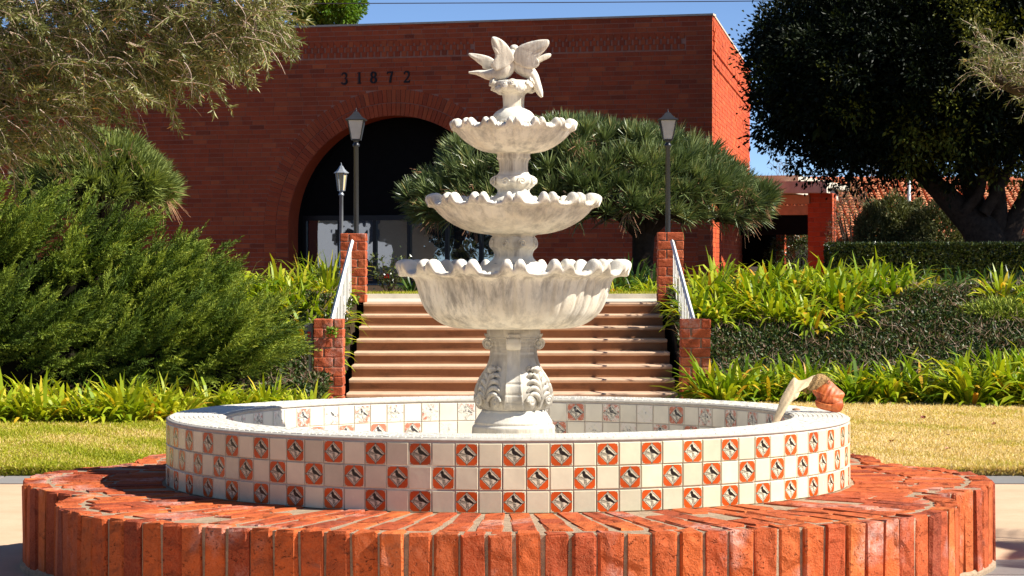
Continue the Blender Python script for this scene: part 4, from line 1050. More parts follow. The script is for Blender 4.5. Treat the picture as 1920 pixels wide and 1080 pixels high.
# numerals 3 1 8 7 2
def stroke(mb, P, w, y0, dep):
    P = np.asarray(P, float); w = np.broadcast_to(np.asarray(w, float), (len(P),)); T = norm(np.gradient(P, axis=0)); N_ = np.stack([-T[:, 1], T[:, 0]], -1)
    L = P + N_ * w[:, None] / 2; R_ = P - N_ * w[:, None] / 2
    rows = []
    for l, r in zip(L, R_): rows.append([(l[0], y0, l[1]), (r[0], y0, r[1]), (r[0], y0 + dep, r[1]), (l[0], y0 + dep, l[1])])
    mb.grid(np.array(rows), wrap=True)
    for e in (rows[0], rows[-1]): mb.add(e, [[0, 1, 2, 3]])
def arc(cx, cz, rx, rz, a0, a1, n=16): 
    a = np.linspace(R(a0), R(a1), n); return np.column_stack([cx + rx * np.cos(a), cz + rz * np.sin(a)])
def numeral(ch, x, z, h):
    b = MB(); s = h; y0, dep = -.035, .03
    st = lambda P, w: stroke(b, np.asarray(P) * s + [x, z], np.asarray(w) * s, y0 - .0004 * len(b.V), dep)
    if ch == '3':
        A_ = arc(.0, .73, .20, .235, 150, -75, 20); st(A_, np.interp(np.linspace(0, 1, 20), [0, .5, 1], [.10, .17, .06]))
        A_ = arc(-.01, .27, .25, .25, 75, -155, 22); st(A_, np.interp(np.linspace(0, 1, 22), [0, .5, 1], [.06, .18, .10]))
        st([(-.22, .80), (-.16, .82)], .10); st([(-.24, .10), (-.16, .12)], .11)
    if ch == '1':
        st([(.02, .02), (.02, .98)], .16); st([(-.15, .03), (.19, .03)], .06); st([(-.15, .90), (.0, .96)], .06)
    if ch == '8':
        A_ = arc(0, .73, .19, .22, 90, 450, 30); st(A_, .09 + .07 * np.abs(np.cos(np.linspace(R(90), R(450), 30))))
        A_ = arc(0, .27, .22, .235, 90, 450, 30); st(A_, .09 + .09 * np.abs(np.cos(np.linspace(R(90), R(450), 30))))
    if ch == '7':
        st([(-.24, .92), (.24, .92)], .14); st([(.22, .93), (.08, .55), (.0, .02)], [.09, .15, .17]); st([(-.22, .93), (-.25, .76)], .06)
    if ch == '2':
        A_ = arc(0, .72, .21, .24, 165, -35, 20); P = np.vstack([A_, [(.06, .38), (-.20, .09)]]); st(P, np.interp(np.linspace(0, 1, 22), [0, .5, 1], [.09, .17, .08]))
        st([(-.24, .07), (.25, .07)], .14); st([(.24, .07), (.27, .24)], .06); st([(-.22, .76), (-.15, .78)], .10)
    o = b.build('numeral', M['numeral'], bld); return o
for ch, px, py in (('3', 646, 158.5), ('1', 674, 157.5), ('8', 701, 156.5), ('7', 732, 156), ('2', 763, 155.5)):
    k = (px - 960) / FPX; s = (CX - k * 55) / (.959 + k * .284)
    D = 55 + .284 * s; numeral(ch, -s, CAM_Z + (HOR - py) * D / FPX - TERR, 22 * D / FPX)

# ------------------------------------------------------------------ pergola walkway right of the hall
per = thing('pergola', 'low walkway of brick columns under concrete and timber beams beside the hall', 'pergola', at(1545, 496, 57) * [1, 1, 0] + [0, 0, TERR])
PO = np.array(per.location)
per.rotation_euler[2] = YAW
def unrot(p): return np.array([p[0] * cos(-YAW) - p[1] * sin(-YAW), p[0] * sin(-YAW) + p[1] * cos(-YAW), p[2]])
def pbox(name, x0, x1, ya, yb, D0, D1, mat, lab=None):
    a = at(x0, yb, D0) - PO; c = at(x1, ya, D0) - PO; b = MB()
    b.box(unrot(((a[0] + c[0]) / 2, (D0 + D1) / 2 + CAM_Y - PO[1], (a[2] + c[2]) / 2)), ((c[0] - a[0]) / 2, (D1 - D0) / 2, (c[2] - a[2]) / 2))
    return b.build(name, mat, per)
pbox('fascia_beam', 1395, 1556, 340, 362, 57, 57.5, M['concrete']); pbox('roof_slab', 1395, 1588, 329, 341, 58, 66, M['concrete'])
pbox('cross_beam', 1555, 1566, 342, 361, 57.6, 65, M['concrete'])
pbox('timber_beam', 1380, 1521, 366, 383, 57.5, 57.8, M['beam']); pbox('timber_beam', 1380, 1521, 385, 403, 57.55, 57.85, M['beam'])
for k in range(5): pbox('rafter', 1405 + 30 * k, 1412 + 30 * k, 350, 366, 57.9, 65, M['beam'])
def brick_col(px0, px1, ytop, D, depth, parent, name='column', tn=0):
    a = at(px0, ytop, D) - PO; c = at(px1, ytop, D) - PO; z1 = a[2]; col_ = MB()
    w = c[0] - a[0]; xc = (a[0] + c[0]) / 2; yc = a[1] + depth / 2; xc, yc, _ = unrot((xc, yc, 0))
    col_.box((xc, yc, z1 / 2), (w / 2 - .01, depth / 2 - .01, z1 / 2)); o = col_.build(name, M['wmortar'], parent)
    n = int(z1 / .109); mb = MB(); C = []; Hh = []
    for r in range(n):
        z = (r + .5) * z1 / n; k = max(1, round(w / .36)); e = np.linspace(-w / 2, w / 2, k + 1)
        if r % 2 and k >= 1: e = np.array([-w / 2] + list((e[:-1] + e[1:]) / 2) + [w / 2])
        for q0, q1 in zip(e[:-1], e[1:]): C.append((xc + (q0 + q1) / 2, yc, z)); Hh.append(((q1 - q0) / 2 - .005, depth / 2, z1 / n / 2 - .0055))
    mb.boxes(C, Hh, tone=gb.random(len(C))); mb.build('brick_courses', M['wbrick'], o, kind='stuff')
brick_col(1521, 1568, 362, 57.2, .6, per); brick_col(1458, 1474, 438, 66, .3, per); brick_col(1312, 1336, 392, 53.0, .3, per)
pbox('back_wall', 1392, 1458, 400, 500, 67, 67.3, M['dark']); pbox('shade_infill', 1388, 1521, 402, 440, 60, 60.3, M['dark']); pbox('soffit', 1392, 1521, 403, 406, 58, 70, M['dark'])  # near black boxes and the screen below stand in for the walkway's shade
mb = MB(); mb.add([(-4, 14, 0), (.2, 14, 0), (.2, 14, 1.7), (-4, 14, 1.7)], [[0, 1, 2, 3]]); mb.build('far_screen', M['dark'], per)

# tiled roof house behind
hx = at(1800, 496, 68); house = thing('tiled_house', 'house with orange terracotta tile roof behind the dark tree', 'house', (hx[0], hx[1], TERR))
b = MB(); b.box((2, 4, .52), (6.6, 3.9, .52)); b.build('wall', M['stucco'], house)
b = MB(); zr0, zr1 = at(0, 452, 68)[2] - TERR, at(0, 342, 72)[2] - TERR
b.add([(-4.9, -.6, zr0), (9, -.6, zr0), (9, 3.8, zr1), (-4.4, 3.8, zr1), (9, 8, zr0), (-4.9, 8, zr0)], [[0, 1, 2, 3], [3, 2, 4, 5]]); roof = b.build('roof', M['tile_roof'], house)
mb = MB(); nrow, nc = 22, 58; up = np.array([0, 4.4, zr1 - zr0]); sl = np.linalg.norm(up); up /= sl; nv = np.array([0, -up[2], up[1]])
for r in range(nrow):
    for c in range(nc):
        base = np.array([-4.85 + .21 * c + (.0), -.6, zr0]) + up * (sl * r / nrow) + nv * .02
        if base[0] > 7.2: continue
        G = [[base + up * s * sl / nrow * 1.15 + np.array([cos(q) * (.085 + .012 * (1 - s)), 0, 0]) + nv * (sin(q) * .075 + .03 * (1 - s)) for q in np.linspace(0, pi, 5)] for s in (0, 1)]
        mb.grid(np.array(G), tone=gb.random())
mb.build('roof_tiles', M['tile_roof'], roof, kind='stuff')
b = MB(); b.tube([(-4.4, 3.8, zr1 + .05), (7.5, 3.8, zr1 + .05)], .11, 8); b.build('ridge', M['tile_roof'], house, True)

# ------------------------------------------------------------------ plants
def strap_clump(seed, n, ln, wd, mat, upright=.75, name='strap_leaf_clump', dry=.06, gold=0.0):
    g = np.random.default_rng(seed); mb = MB()
    az = g.uniform(0, 2 * pi, n); el = np.clip(g.normal(upright, .28, n), .05, 1.45); rb = g.uniform(0, .09, n)
    P = np.column_stack([np.cos(az) * rb, np.sin(az) * rb, np.zeros(n)])
    d = np.column_stack([np.cos(az) * np.cos(el), np.sin(az) * np.cos(el), np.sin(el)])
    side = np.column_stack([-np.sin(az), np.cos(az), g.normal(0, .25, n)]); side = norm(side)
    tone = np.clip(g.beta(1.7, 1.8, n) * .85 * (1 - gold) + gold * .8, 0, .9); dr = g.random(n) < dry; tone[dr] = g.uniform(.9, 1, dr.sum())
    ribbons(mb, P, d, side, ln * g.uniform(.55, 1.08, n), wd * g.uniform(.75, 1.2, n), g.uniform(.3, 1.0, n), tone, 5)
    return mb.mesh(name, mat)
lily_me = [strap_clump(100 + k, 84, .60, .046, M['lily'], .88) for k in range(6)]
lily_small = [strap_clump(120 + k, 74, .48, .042, M['lily'], .85, dry=.09, gold=.3) for k in range(5)]
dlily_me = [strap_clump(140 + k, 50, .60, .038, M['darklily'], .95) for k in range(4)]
ORD = ['nearest to', 'second from', 'third from', 'fourth from', 'fifth from', 'sixth from', 'seventh from', 'eighth from', 'ninth from', 'tenth from', 'eleventh from', 'twelfth from', 'thirteenth from', 'fourteenth from', 'fifteenth from', 'sixteenth from']
def clumps(rows, meshes, look, anchor, group, s=(.85, 1.2), name='strap_leaf_clump', rightwards=True):
    """rows: list of (row name, spots); each clump is counted along its row from the anchor"""
    g = np.random.default_rng(sum(len(r[1]) for r in rows) + 17)
    for rn, spots in rows:
        for i, (x, y) in enumerate(sorted(spots, key=lambda q: q[0] / (q[1] - CAM_Y) * (1 if rightwards else -1))):
            k = g.uniform(*s)
            o = obj(name, meshes[g.integers(len(meshes))], None, (x, y, float(ground_z(x, y))), (0, 0, g.uniform(0, 6.28)), (k, k, k * g.uniform(.9, 1.1)))
            tag(o, f"{look} {ORD[i]} {anchor}{rn}", 'plant', group)
def pxrow(px0, px1, D0, D1, n, jit=.12, seed=0):
    g = np.random.default_rng(seed + n); out = []
    for i in range(n):
        f = (i + .5) / n; D = g.uniform(D0, D1); px = px0 + (px1 - px0) * f + g.normal(0, 8)
        out.append(((px - 960) * D / FPX, D + CAM_Y + g.normal(0, jit)))
    return out
clumps([(', front row', pxrow(1310, 1740, 25.75, 26.3, 14, .08, 1)), (', back row', pxrow(1350, 1700, 26.5, 26.9, 10, .08, 2))], lily_me, 'yellow green strap leaved clump', 'the right lower pillar', 'clumps at the foot of the right bank', (.85, 1.12))
clumps([(', front row', pxrow(1790, 1960, 25.4, 25.9, 7, .08, 3)), (', back row', pxrow(1800, 1980, 26.2, 26.8, 7, .08, 4))], lily_me, 'tall yellow green strap clump', 'the right end of the dry lawn', 'tall clumps at the end of the dry lawn', (1.15, 1.4), rightwards=False)
clumps([(', low row', pxrow(1290, 1600, 29.0, 29.6, 12, .1, 5)), (', middle row', pxrow(1285, 1690, 29.9, 30.5, 14, .1, 6)), (', top row', pxrow(1290, 1740, 30.9, 31.4, 13, .1, 7))], lily_me, 'yellow green clump high on the bank', 'the right handrail', 'clumps along the top of the right bank', (.95, 1.2))
clumps([(', front row', pxrow(1735, 1900, 31.2, 32.0, 7, .1, 8)), (', back row', pxrow(1720, 1880, 32.2, 32.8, 6, .1, 18))], dlily_me, 'shaded dark green clump before the hedge', 'its left end', 'shaded clumps before the hedge', (.8, 1.0))
clumps([('', pxrow(1895, 1975, 29.5, 30.2, 4, .1, 9))], lily_me, 'pale green clump high on the bank', 'the right picture edge', 'clumps at the right edge of the bank', (1.0, 1.2), rightwards=False)
clumps([(', front row', pxrow(-30, 330, 22.7, 23.1, 15, .06, 10)), (', back row', pxrow(-20, 340, 23.3, 23.7, 13, .06, 11))], lily_small, 'golden clump along the left lawn edge', 'the basin', 'clumps along the left lawn edge', (.9, 1.2), rightwards=False)
clumps([('', pxrow(335, 575, 24.0, 24.5, 11, .06, 12))], lily_small, 'golden strap leaved clump behind the basin', 'the left lower pillar', 'clumps behind the left side of the basin', (.8, 1.05), rightwards=False)
clumps([(', low row', pxrow(450, 605, 28.2, 28.8, 7, .1, 13)), (', middle row', pxrow(440, 618, 29.2, 29.8, 8, .1, 14)), (', top row', pxrow(440, 630, 30.2, 30.7, 8, .1, 15))], lily_me, 'golden clump above the juniper', 'the left handrail', 'clumps between juniper and left handrail', (.85, 1.15), rightwards=False)
# upright reedy clumps beside the upper left pillar
reed = [strap_clump(160 + k, 34, .85, .020, M['lily'], 1.3, 'reed_clump') for k in range(2)]
clumps([('', [tuple(at(p, 0, 31.2)[:2]) for p in (575, 598, 618, 632)])], reed, 'upright thin reedy clump', 'the left upper pillar', 'reedy clumps beside the left upper pillar', (.8, 1.0), 'reed_clump', False)
# russet plant by the wall
rus = strap_clump(170, 60, .55, .022, M['redleaf'], 1.1, 'russet_grass_clump')
p = at(452, 0, 32.5); o = obj('russet_grass_clump', rus, None, (p[0], p[1], TERR)); tag(o, 'russet spiky clump before the brick wall above the juniper', 'plant')
# planting in the shade on the terrace
def spots_(L): return [((px - 960) * D / FPX, D + CAM_Y) for px, D in L]
clumps([(', front row', spots_(((1010, 38), (1060, 38.5), (1100, 37.6), (1150, 38.4), (1190, 37.5), (1225, 38.6)))), (', back row', spots_(((1040, 39.5), (1120, 39.8), (1180, 40))))], dlily_me, 'dark clump shaded by the big dragon tree', 'the right upper pillar', 'shaded clumps under the big dragon tree', (.9, 1.2), rightwards=False)
clumps([('', spots_(((770, 40), (815, 40.6), (850, 40))))], dlily_me, 'dark strap leaved clump before the glass doors', 'the rose bush', 'dark clumps before the glass doors', (.8, 1.1))
fern_me = [strap_clump(180 + k, 70, .5, .022, M['lily'], .7, 'fern_clump') for k in range(3)]
clumps([('', spots_(((1155, 36.5), (1185, 36.8), (1215, 36.4), (1228, 37.0))))], fern_me, 'feathery yellow green clump', 'the right upper pillar', 'feathery clumps beside the right upper pillar', (.8, 1.1), 'fern_clump', False)
clumps([('', spots_(((895, 37.5), (915, 37.8))))], fern_me, 'feathery green clump on the left side', 'the lower fountain stem', 'feathery clumps left of the fountain stem', (1.1, 1.3), 'fern_clump', False)
# rose bush with a red bloom
rp = at(728, 560, 36.0); rose = thing('rose_bush', 'thin rose bush with one red bloom at the head of the stairs', 'rose bush', (rp[0], rp[1], TERR))
g = np.random.default_rng(31); b = MB(); tips = []
for k in range(9):
    a = g.uniform(0, 6.28); P = [(0, 0, 0)]
    for j in range(5): P.append(tuple(np.array(P[-1]) + [cos(a) * .05 + g.normal(0, .02), sin(a) * .05, .11]))
    b.tube(P, np.linspace(.008, .003, 6), 4); tips += P[2:]
b.build('stems', M['bark'], rose); b = MB(); n = 320; tp = np.array(tips)[g.integers(len(tips), size=n)]
leaf_quads(b, tp + g.normal(0, .05, (n, 3)), g.normal(0, 1, (n, 3)), .06, .032, g.random(n), g=g); b.build('leaves', M['hedge'], rose)
b = MB(); c = at(725, 519, 35.9) - np.array(rose.location)
for k in range(9): a = k * 2.4; b.sphere(c + [cos(a) * .016, sin(a) * .016, .006 * (k % 3)], (.026, .026, .03), 8, 6)
b.build('bloom', M['rose'], rose, True)

# dark low shrub cover on the right bank
def bank_cover(label, x0, x1, y0, y1, n, seed, mat, sz=(.035, .065), lift=.26):
    g = np.random.default_rng(seed); Xc = g.uniform(x0, x1, n); Yc = g.uniform(y0, y1, n)
    mound = .5 + .5 * np.sin(Xc * 3.1 + 2 * np.sin(Yc * 2.2)) * np.cos(Yc * 3.7 - Xc)
    top = lift * (.55 + .45 * mound); Zc = ground_z(Xc, Yc) + top * (1 - g.random(n) ** 2 * .55)
    tone = np.clip(g.beta(1.6, 2.3, n) + .05, 0, .88); dr = g.random(n) < .13; tone[dr] = g.uniform(.9, 1, dr.sum())
    mb = MB(); leaf_quads(mb, np.column_stack([Xc, Yc, Zc]), np.column_stack([g.normal(0, .8, n), g.normal(-.3, .7, n), g.normal(.5, .5, n)]), g.uniform(*sz, n), g.uniform(.024, .040, n), tone, g=g)
    m = n // 28
    Xc = g.uniform(x0, x1, m); Yc = g.uniform(y0, y1, m); P = np.column_stack([Xc, Yc, ground_z(Xc, Yc) + lift * .8])
    leaf_quads(mb, P, np.column_stack([g.normal(0, .9, m), g.normal(0, .6, m), g.normal(.6, .4, m)]), g.uniform(.10, .24, m), .008, np.full(m, 1.0), g=g)
    return tag(mb.build('ground_cover', mat), label, 'ground cover', kind='stuff')
bank_cover('dark small leaved shrubs covering the right bank between two rows of strap leaves', 1.97, 7.2, 14.0, 18.6, 105000, 41, M['cover'])
bank_cover('small leaved cover round the left lower pillar', -2.6, -1.97, 13.0, 17.5, 9000, 42, M['cover'], lift=.35)
bank_cover('dark leaves under the juniper on the left bank', -13.0, -2.5, 12.2, 18.4, 62000, 43, M['cover'], lift=.2)
# bright feathery patch on the bank, right
def feathery(name, label, c, r, n, seed, mat):
    g = np.random.default_rng(seed); mb = MB(); u = norm(g.normal(size=(n, 3))); u[:, 2] = np.abs(u[:, 2])
    P = np.array([0, 0, 0]) + u * np.array(r) * g.uniform(.5, 1, (n, 1)); leaf_quads(mb, P, u + g.normal(0, .6, (n, 3)) + [0, 0, .4], g.uniform(.05, .12, n), .012, g.random(n), g=g)
    o = mb.build(name, mat); o.location = c; return tag(o, label, 'shrub')
p = at(1880, 560, 29.5); feathery('feathery_shrub', 'low bright feathery shrub high on the right bank at the picture edge', (p[0], p[1], float(ground_z(p[0], p[1])) + .05), (.6, .4, .26), 5000, 44, M['juniper'])
# ivy sprigs on stairs and pillar
for px, py, D, lab in ((640, 622, 26.45, 'ivy sprig hanging on the left lower pillar'), (652, 640, 28.3, 'small weed sprig at the left edge of the stairs'), (663, 560, 30.4, 'ivy sprig at the foot of the left upper pillar')):
    g = np.random.default_rng(px); n = 70; mb = MB(); P = np.clip(g.normal(0, .028, (n, 3)), -.05, .05) * [1.1, .5, .9]
    leaf_quads(mb, P, g.normal(0, 1, (n, 3)) + [0, -.5, .3], .04, .028, g.random(n), g=g); o = mb.build('ivy_sprig', M['bright']); o.location = at(px - (18 if px == 640 else 0), py, D); tag(o, lab, 'plant')

# ---- juniper: plumes swept up to the right
def plumes(mb, B, d, L, g, tb, K_=34, wid=.012):
    N = len(B); d = norm(d)
    s = norm(np.cross(d, g.normal(size=(N, 3)))); nn = np.cross(d, s)
    t = np.linspace(.06, 1, K_)[None]; sg = np.where(np.arange(K_) % 2, 1, -1)[None]
    droop = g.uniform(-.05, .22, (N, 1))
    P = B[:, None] + d[:, None] * (L[:, None] * t)[..., None] + np.array([0, 0, -1.]) * (droop * L[:, None] * t ** 2)[..., None]
    side = s[:, None] * sg[..., None] * g.uniform(.5, 1.2, (N, K_, 1)) + nn[:, None] * g.normal(0, .6, (N, K_, 1))
    dd = norm(d[:, None] * .85 + side * (1.05 - .75 * t)[..., None])
    ln = L[:, None] * (.26 * (1.05 - t) + .06) * g.uniform(.7, 1.2, (N, K_))
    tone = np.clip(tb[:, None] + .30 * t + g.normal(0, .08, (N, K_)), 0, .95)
    dead = g.random((N, 1)) < .025; tone = np.where(dead, .99, tone)
    P = P.reshape(-1, 3); leaf_quads(mb, P, dd.reshape(-1, 3), ln.ravel(), wid * g.uniform(.7, 1.3, len(P)), tone.ravel(), .06, g=g)
def juniper(name, label, c, lobes, n, seed, sweep=(.70, -.14, .30), Lr=(.35, .66)):
    root = thing(name, label, 'shrub', c, 0, 'juniper shrubs on the left bank'); g = np.random.default_rng(seed); mb = MB(); core = MB()
    w = np.array([l[1][0] * l[1][2] for l in lobes]); w = w / w.sum()
    for (lc, lr), ww in zip(lobes, w):
        k = int(n * ww * .26); u = norm(g.normal(size=(k * 2, 3))); u = u[(u[:, 2] > -.45) & (u[:, 1] < .55)][:k]
        rr_ = .80 + .20 * np.sin(u[:, 0] * 9 + u[:, 2] * 7 + seed) * np.cos(u[:, 2] * 8)
        k = len(u); B0 = np.array(lc) + u * np.array(lr) * (rr_ * g.uniform(.30, .72, k))[:, None]
        d0 = norm(u * .42 + np.array(sweep) * 1.1 + g.normal(0, .2, (k, 3))); Lb = g.uniform(.55, .95, k) * (Lr[1] / .75)
        fan = norm(np.cross(d0, np.array([0, -.35, 1.]) + g.normal(0, .25, (k, 3)))); m = 30
        t = np.linspace(.12, 1, m)[None]; sg = np.where(np.arange(m) % 2, 1, -1)[None] * g.uniform(.2, 1.0, (k, m)) * (1.05 - .8 * t)
        B = B0[:, None] + d0[:, None] * (Lb[:, None] * t)[..., None] + fan[:, None] * (sg * .10)[..., None] + np.array([0, 0, 1.]) * (.10 * t ** 2)[..., None]
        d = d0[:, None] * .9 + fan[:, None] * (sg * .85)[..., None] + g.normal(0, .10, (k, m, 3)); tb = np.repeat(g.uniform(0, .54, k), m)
        plumes(mb, B.reshape(-1, 3), d.reshape(-1, 3), (np.repeat(Lb, m) * g.uniform(.22, .42, k * m)), g, tb, 24)
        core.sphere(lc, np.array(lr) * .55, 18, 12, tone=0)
    core.build('dark_core', M['darkcore'], root, True)  # solid dark blobs stand in for the shade between boughs
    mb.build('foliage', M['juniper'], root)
    b = MB()
    for (lc, lr) in lobes: b.tube([(0, .2, -.2), (lc[0] * .5, lc[1] * .5 + .1, lc[2] * .5), tuple(lc)], [.09, .07, .04], 6)
    b.build('trunk', M['bark'], root)
j0 = at(100, 0, 26.6); 
juniper('juniper_shrub', 'biggest dark green juniper mass at the left picture edge', (j0[0], j0[1], .1), [((-.75, .2, 1.12), (1.25, .85, 1.15)), ((.3, .0, .95), (1.1, .8, 1.12)), ((-.3, -.75, .36), (1.4, .55, .68))], 980, 51)
j1 = at(320, 0, 26.4)
juniper('juniper_shrub', 'middle juniper with plumes sweeping up to the right before the brick wall', (j1[0], j1[1], .1), [((-.25, .15, .78), (.85, .75, .80)), ((.25, -.35, .34), (.75, .55, .52)), ((-.5, -.6, .26), (.7, .45, .55))], 680, 52)
j2 = at(425, 0, 25.7)
juniper('juniper_shrub', 'lowest juniper sprawling towards the left lower pillar', (j2[0], j2[1], .05), [((-.12, 0, .36), (.52, .5, .46)), ((-.75, -.1, .34), (.6, .45, .46))], 280, 53, (.75, -.1, .32), (.28, .6))

# ---- dragon trees
def dragon_tree(label, base, crown_c, rad, n, seed, limbs, stalks=16, leafL=.44, mat='dragon'):
    root = thing('dragon_tree', label, 'tree', base); g = np.random.default_rng(seed); o0 = np.array(base)
    mb = MB(); u = norm(g.normal(size=(n * 3, 3))); u = u[u[:, 2] > -.14][:n]; n = len(u)
    # lumpy dome
    lump = 1 + .07 * np.sin(u[:, 0] * 6 + seed) * np.cos(u[:, 1] * 5) + .05 * np.sin(u[:, 2] * 9 + u[:, 0] * 7)
    C = np.array(crown_c) - o0 + u * np.array(rad) * (lump * g.uniform(.86, 1.0, n))[:, None]
    low = u[:, 2] < 0; C[low, 2] = (np.array(crown_c) - o0)[2] + (C[low, 2] - (np.array(crown_c) - o0)[2]) * .8
    kk = 58
    axis = norm(u * [1, 1, .8] + [0, 0, .75]); 
    rv = norm(g.normal(size=(n, kk, 3))); d = norm(axis[:, None] * g.uniform(.35, 1.3, (n, kk, 1)) + rv * .55)
    P = (C[:, None] + d * .03).reshape(-1, 3); d = d.reshape(-1, 3)
    side = norm(np.cross(d, g.normal(size=d.shape)))
    tone = np.clip(np.repeat(g.uniform(.15, .75, n), kk) + g.normal(0, .14, n * kk), 0, .93); dr = g.random(n * kk) < .04; tone[dr] = 1
    ribbons(mb, P, d, side, leafL * g.uniform(.55, 1.1, n * kk), .019, np.repeat(np.clip(.22 - .9 * u[:, 2], .02, .5), kk) * g.uniform(.5, 1.4, n * kk), tone, 3, base_w=.9)
    mb.build('crown', M[mat], root)
    core = MB(); cc = np.array(crown_c) - o0
    # limbs reaching the rosettes
    b = MB(); b.tube([(0, 0, -.1), (0, 0, limbs * .5), (0.02, 0, limbs)], [.24, .19, .21], 10)
    idx = g.choice(n, min(70, n), replace=False); trunk_top = np.array([0.02, 0, limbs - .05])
    for a in range(9):
        an = a * 2 * pi / 9 + .2; p1 = trunk_top + [cos(an) * rad[0] * .28, sin(an) * rad[1] * .28, .38]; p2 = cc + [cos(an) * rad[0] * .6, sin(an) * rad[1] * .6, rad[2] * .25]
        b.tube([trunk_top - [0, 0, .15], (trunk_top + p1) / 2 + [0, 0, .08], p1, p2], [.13, .11, .09, .05], 8)
        near = idx[np.argsort(np.linalg.norm(C[idx] - p2, axis=1))[:8]]
        for q in near: b.tube([p1 * .4 + p2 * .6, (p2 + C[q]) / 2 - [0, 0, .05], C[q]], [.05, .035, .03], 6)
    b.build('trunk', M['bark'], root, True)
    for k in range(stalks):
        q = g.integers(n) ; 
        for _ in range(40):
            q = g.integers(n)
            if u[q, 1] < -.1: break
        b = MB(); p = C[q] + u[q] * .12
        for s in range(30):
            dv = norm(u[q] * .5 + g.normal(0, .6, 3) + [0, 0, -.25]); L = g.uniform(.15, .42)
            pts_ = [p, p + dv * L * .5 + [0, 0, .04], p + dv * L - [0, 0, .08]]; b.tube(pts_, [.004, .0035, .002], 3, cap=False)
        b.build('dry_flower_stalk', M['drystalk'], root)
    return root
db_ = at(1205, 496, 42.5)
dragon_tree('big dome shaped dragon tree before the right half of the hall', (db_[0], db_[1], TERR), (at(1100, 0, 42.5)[0], db_[1], 2.42), (3.15, 2.2, 1.48), 960, 61, 1.15, 22, .36)
dl_ = at(190, 496, 32.5)
dragon_tree('smaller dragon tree dome rising behind the juniper at left', (dl_[0], dl_[1], TERR), (dl_[0] - .05, dl_[1], 2.42), (.92, .85, .72), 330, 62, .8, 5, .30, 'dragon_warm')

# ---- trees with leaf clumps
def clump_tree(name, label, base, crown, nclump, per_, leaf, mat, seed, trunks, fill=3500, barkmat=None, cone=None, tone_shift=0):
    root = thing(name, label, 'tree', base); g = np.random.default_rng(seed); o0 = np.array(base); mb = MB()
    for (cc, rr_), wgt in crown:
        n = int(nclump * wgt); u = norm(g.normal(size=(n, 3)))
        lump = 1 + .10 * np.sin(u[:, 0] * 5 + seed) * np.cos(u[:, 2] * 6 + u[:, 1] * 4) + .06 * np.sin(u[:, 1] * 11 + u[:, 2] * 9)
        C = np.array(cc) - o0 + u * np.array(rr_) * (lump * g.uniform(.80, 1.0, n))[:, None]
        lit = g.random(n) < np.clip(1.3 * (np.sin(C[:, 0] * 2.1 + C[:, 2] * .9 + seed) * np.cos(C[:, 2] * 1.7 - C[:, 0] * .7) - .1) * (u[:, 0] > -.45), .01, .75)  # sunlit clumps painted in: paler leaf tone, pushed outward
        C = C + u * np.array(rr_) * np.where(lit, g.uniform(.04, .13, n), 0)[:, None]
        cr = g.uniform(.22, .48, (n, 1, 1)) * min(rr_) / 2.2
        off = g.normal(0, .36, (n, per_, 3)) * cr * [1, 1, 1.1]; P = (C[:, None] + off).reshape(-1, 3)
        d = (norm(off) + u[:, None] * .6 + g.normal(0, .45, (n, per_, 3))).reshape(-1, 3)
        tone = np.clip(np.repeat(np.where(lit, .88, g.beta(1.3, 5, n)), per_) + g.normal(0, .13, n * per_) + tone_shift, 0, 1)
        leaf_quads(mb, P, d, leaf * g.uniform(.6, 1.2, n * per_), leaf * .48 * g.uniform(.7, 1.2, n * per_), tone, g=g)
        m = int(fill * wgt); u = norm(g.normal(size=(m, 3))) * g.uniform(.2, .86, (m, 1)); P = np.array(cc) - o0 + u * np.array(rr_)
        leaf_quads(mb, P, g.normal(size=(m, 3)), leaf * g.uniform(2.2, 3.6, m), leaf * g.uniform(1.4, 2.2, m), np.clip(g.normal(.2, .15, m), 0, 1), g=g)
    mb.build('crown', mat, root); b = MB()
    for P, r in trunks: b.tube(spline(np.array(P, float) - o0, 14), np.interp(np.linspace(0, 1, 14), np.linspace(0, 1, len(r)), r), 10)
    b.build('trunk', barkmat or M['bark'], root, True); return root
FD = 49.0
fb = at(1850, 462, FD); fb[2] = TERR
def F(px, py, d=0): return at(px, py, FD + d)
ftr = [([F(1850, 500), F(1845, 440), F(1800, 395), F(1745, 340), F(1690, 290), F(1640, 230)], [.55, .42, .27, .2, .16, .1]),
       ([F(1850, 480, .2), F(1838, 410, .2), F(1815, 340, .3), F(1800, 260, .3), F(1790, 160)], [.36, .24, .17, .14, .1]),
       ([F(1862, 480), F(1870, 420), F(1868, 350), F(1850, 280), F(1845, 180)], [.36, .22, .16, .13, .1]),
       ([F(1870, 480), F(1895, 430), F(1925, 370), F(1945, 290), F(1960, 200)], [.36, .24, .18, .15, .1]),
       ([F(1845, 400, -.3), F(1880, 340, -.4), F(1905, 290, -.4)], [.13, .10, .07]), ([F(1805, 400, -.2), F(1840, 350, -.3), F(1830, 280)], [.13, .10, .07]),
       ([F(1890, 470, .1), F(1940, 455), F(2000, 420)], [.3, .22, .15])]
FCx = F(1800, 0)[0]
clump_tree('ficus_tree', 'huge dark broad crowned tree with several limbs at right behind the hedge', tuple(fb),
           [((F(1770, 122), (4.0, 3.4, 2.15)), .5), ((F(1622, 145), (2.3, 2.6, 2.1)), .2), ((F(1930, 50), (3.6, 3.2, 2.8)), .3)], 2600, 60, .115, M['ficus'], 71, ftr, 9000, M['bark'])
clump_tree('leafy_tree', 'bright green tree top showing above the left end of the hall roof', tuple(at(600, 496, 78) * [1, 1, 0] + [0, 0, TERR]),
           [((at(610, -10, 78), (1.25, 1.4, 1.35)), 1.0)], 240, 40, .16, M['bright'], 72, [([at(600, 500, 78), at(605, 200, 78), at(610, 10, 78)], [.3, .2, .1])], 600)

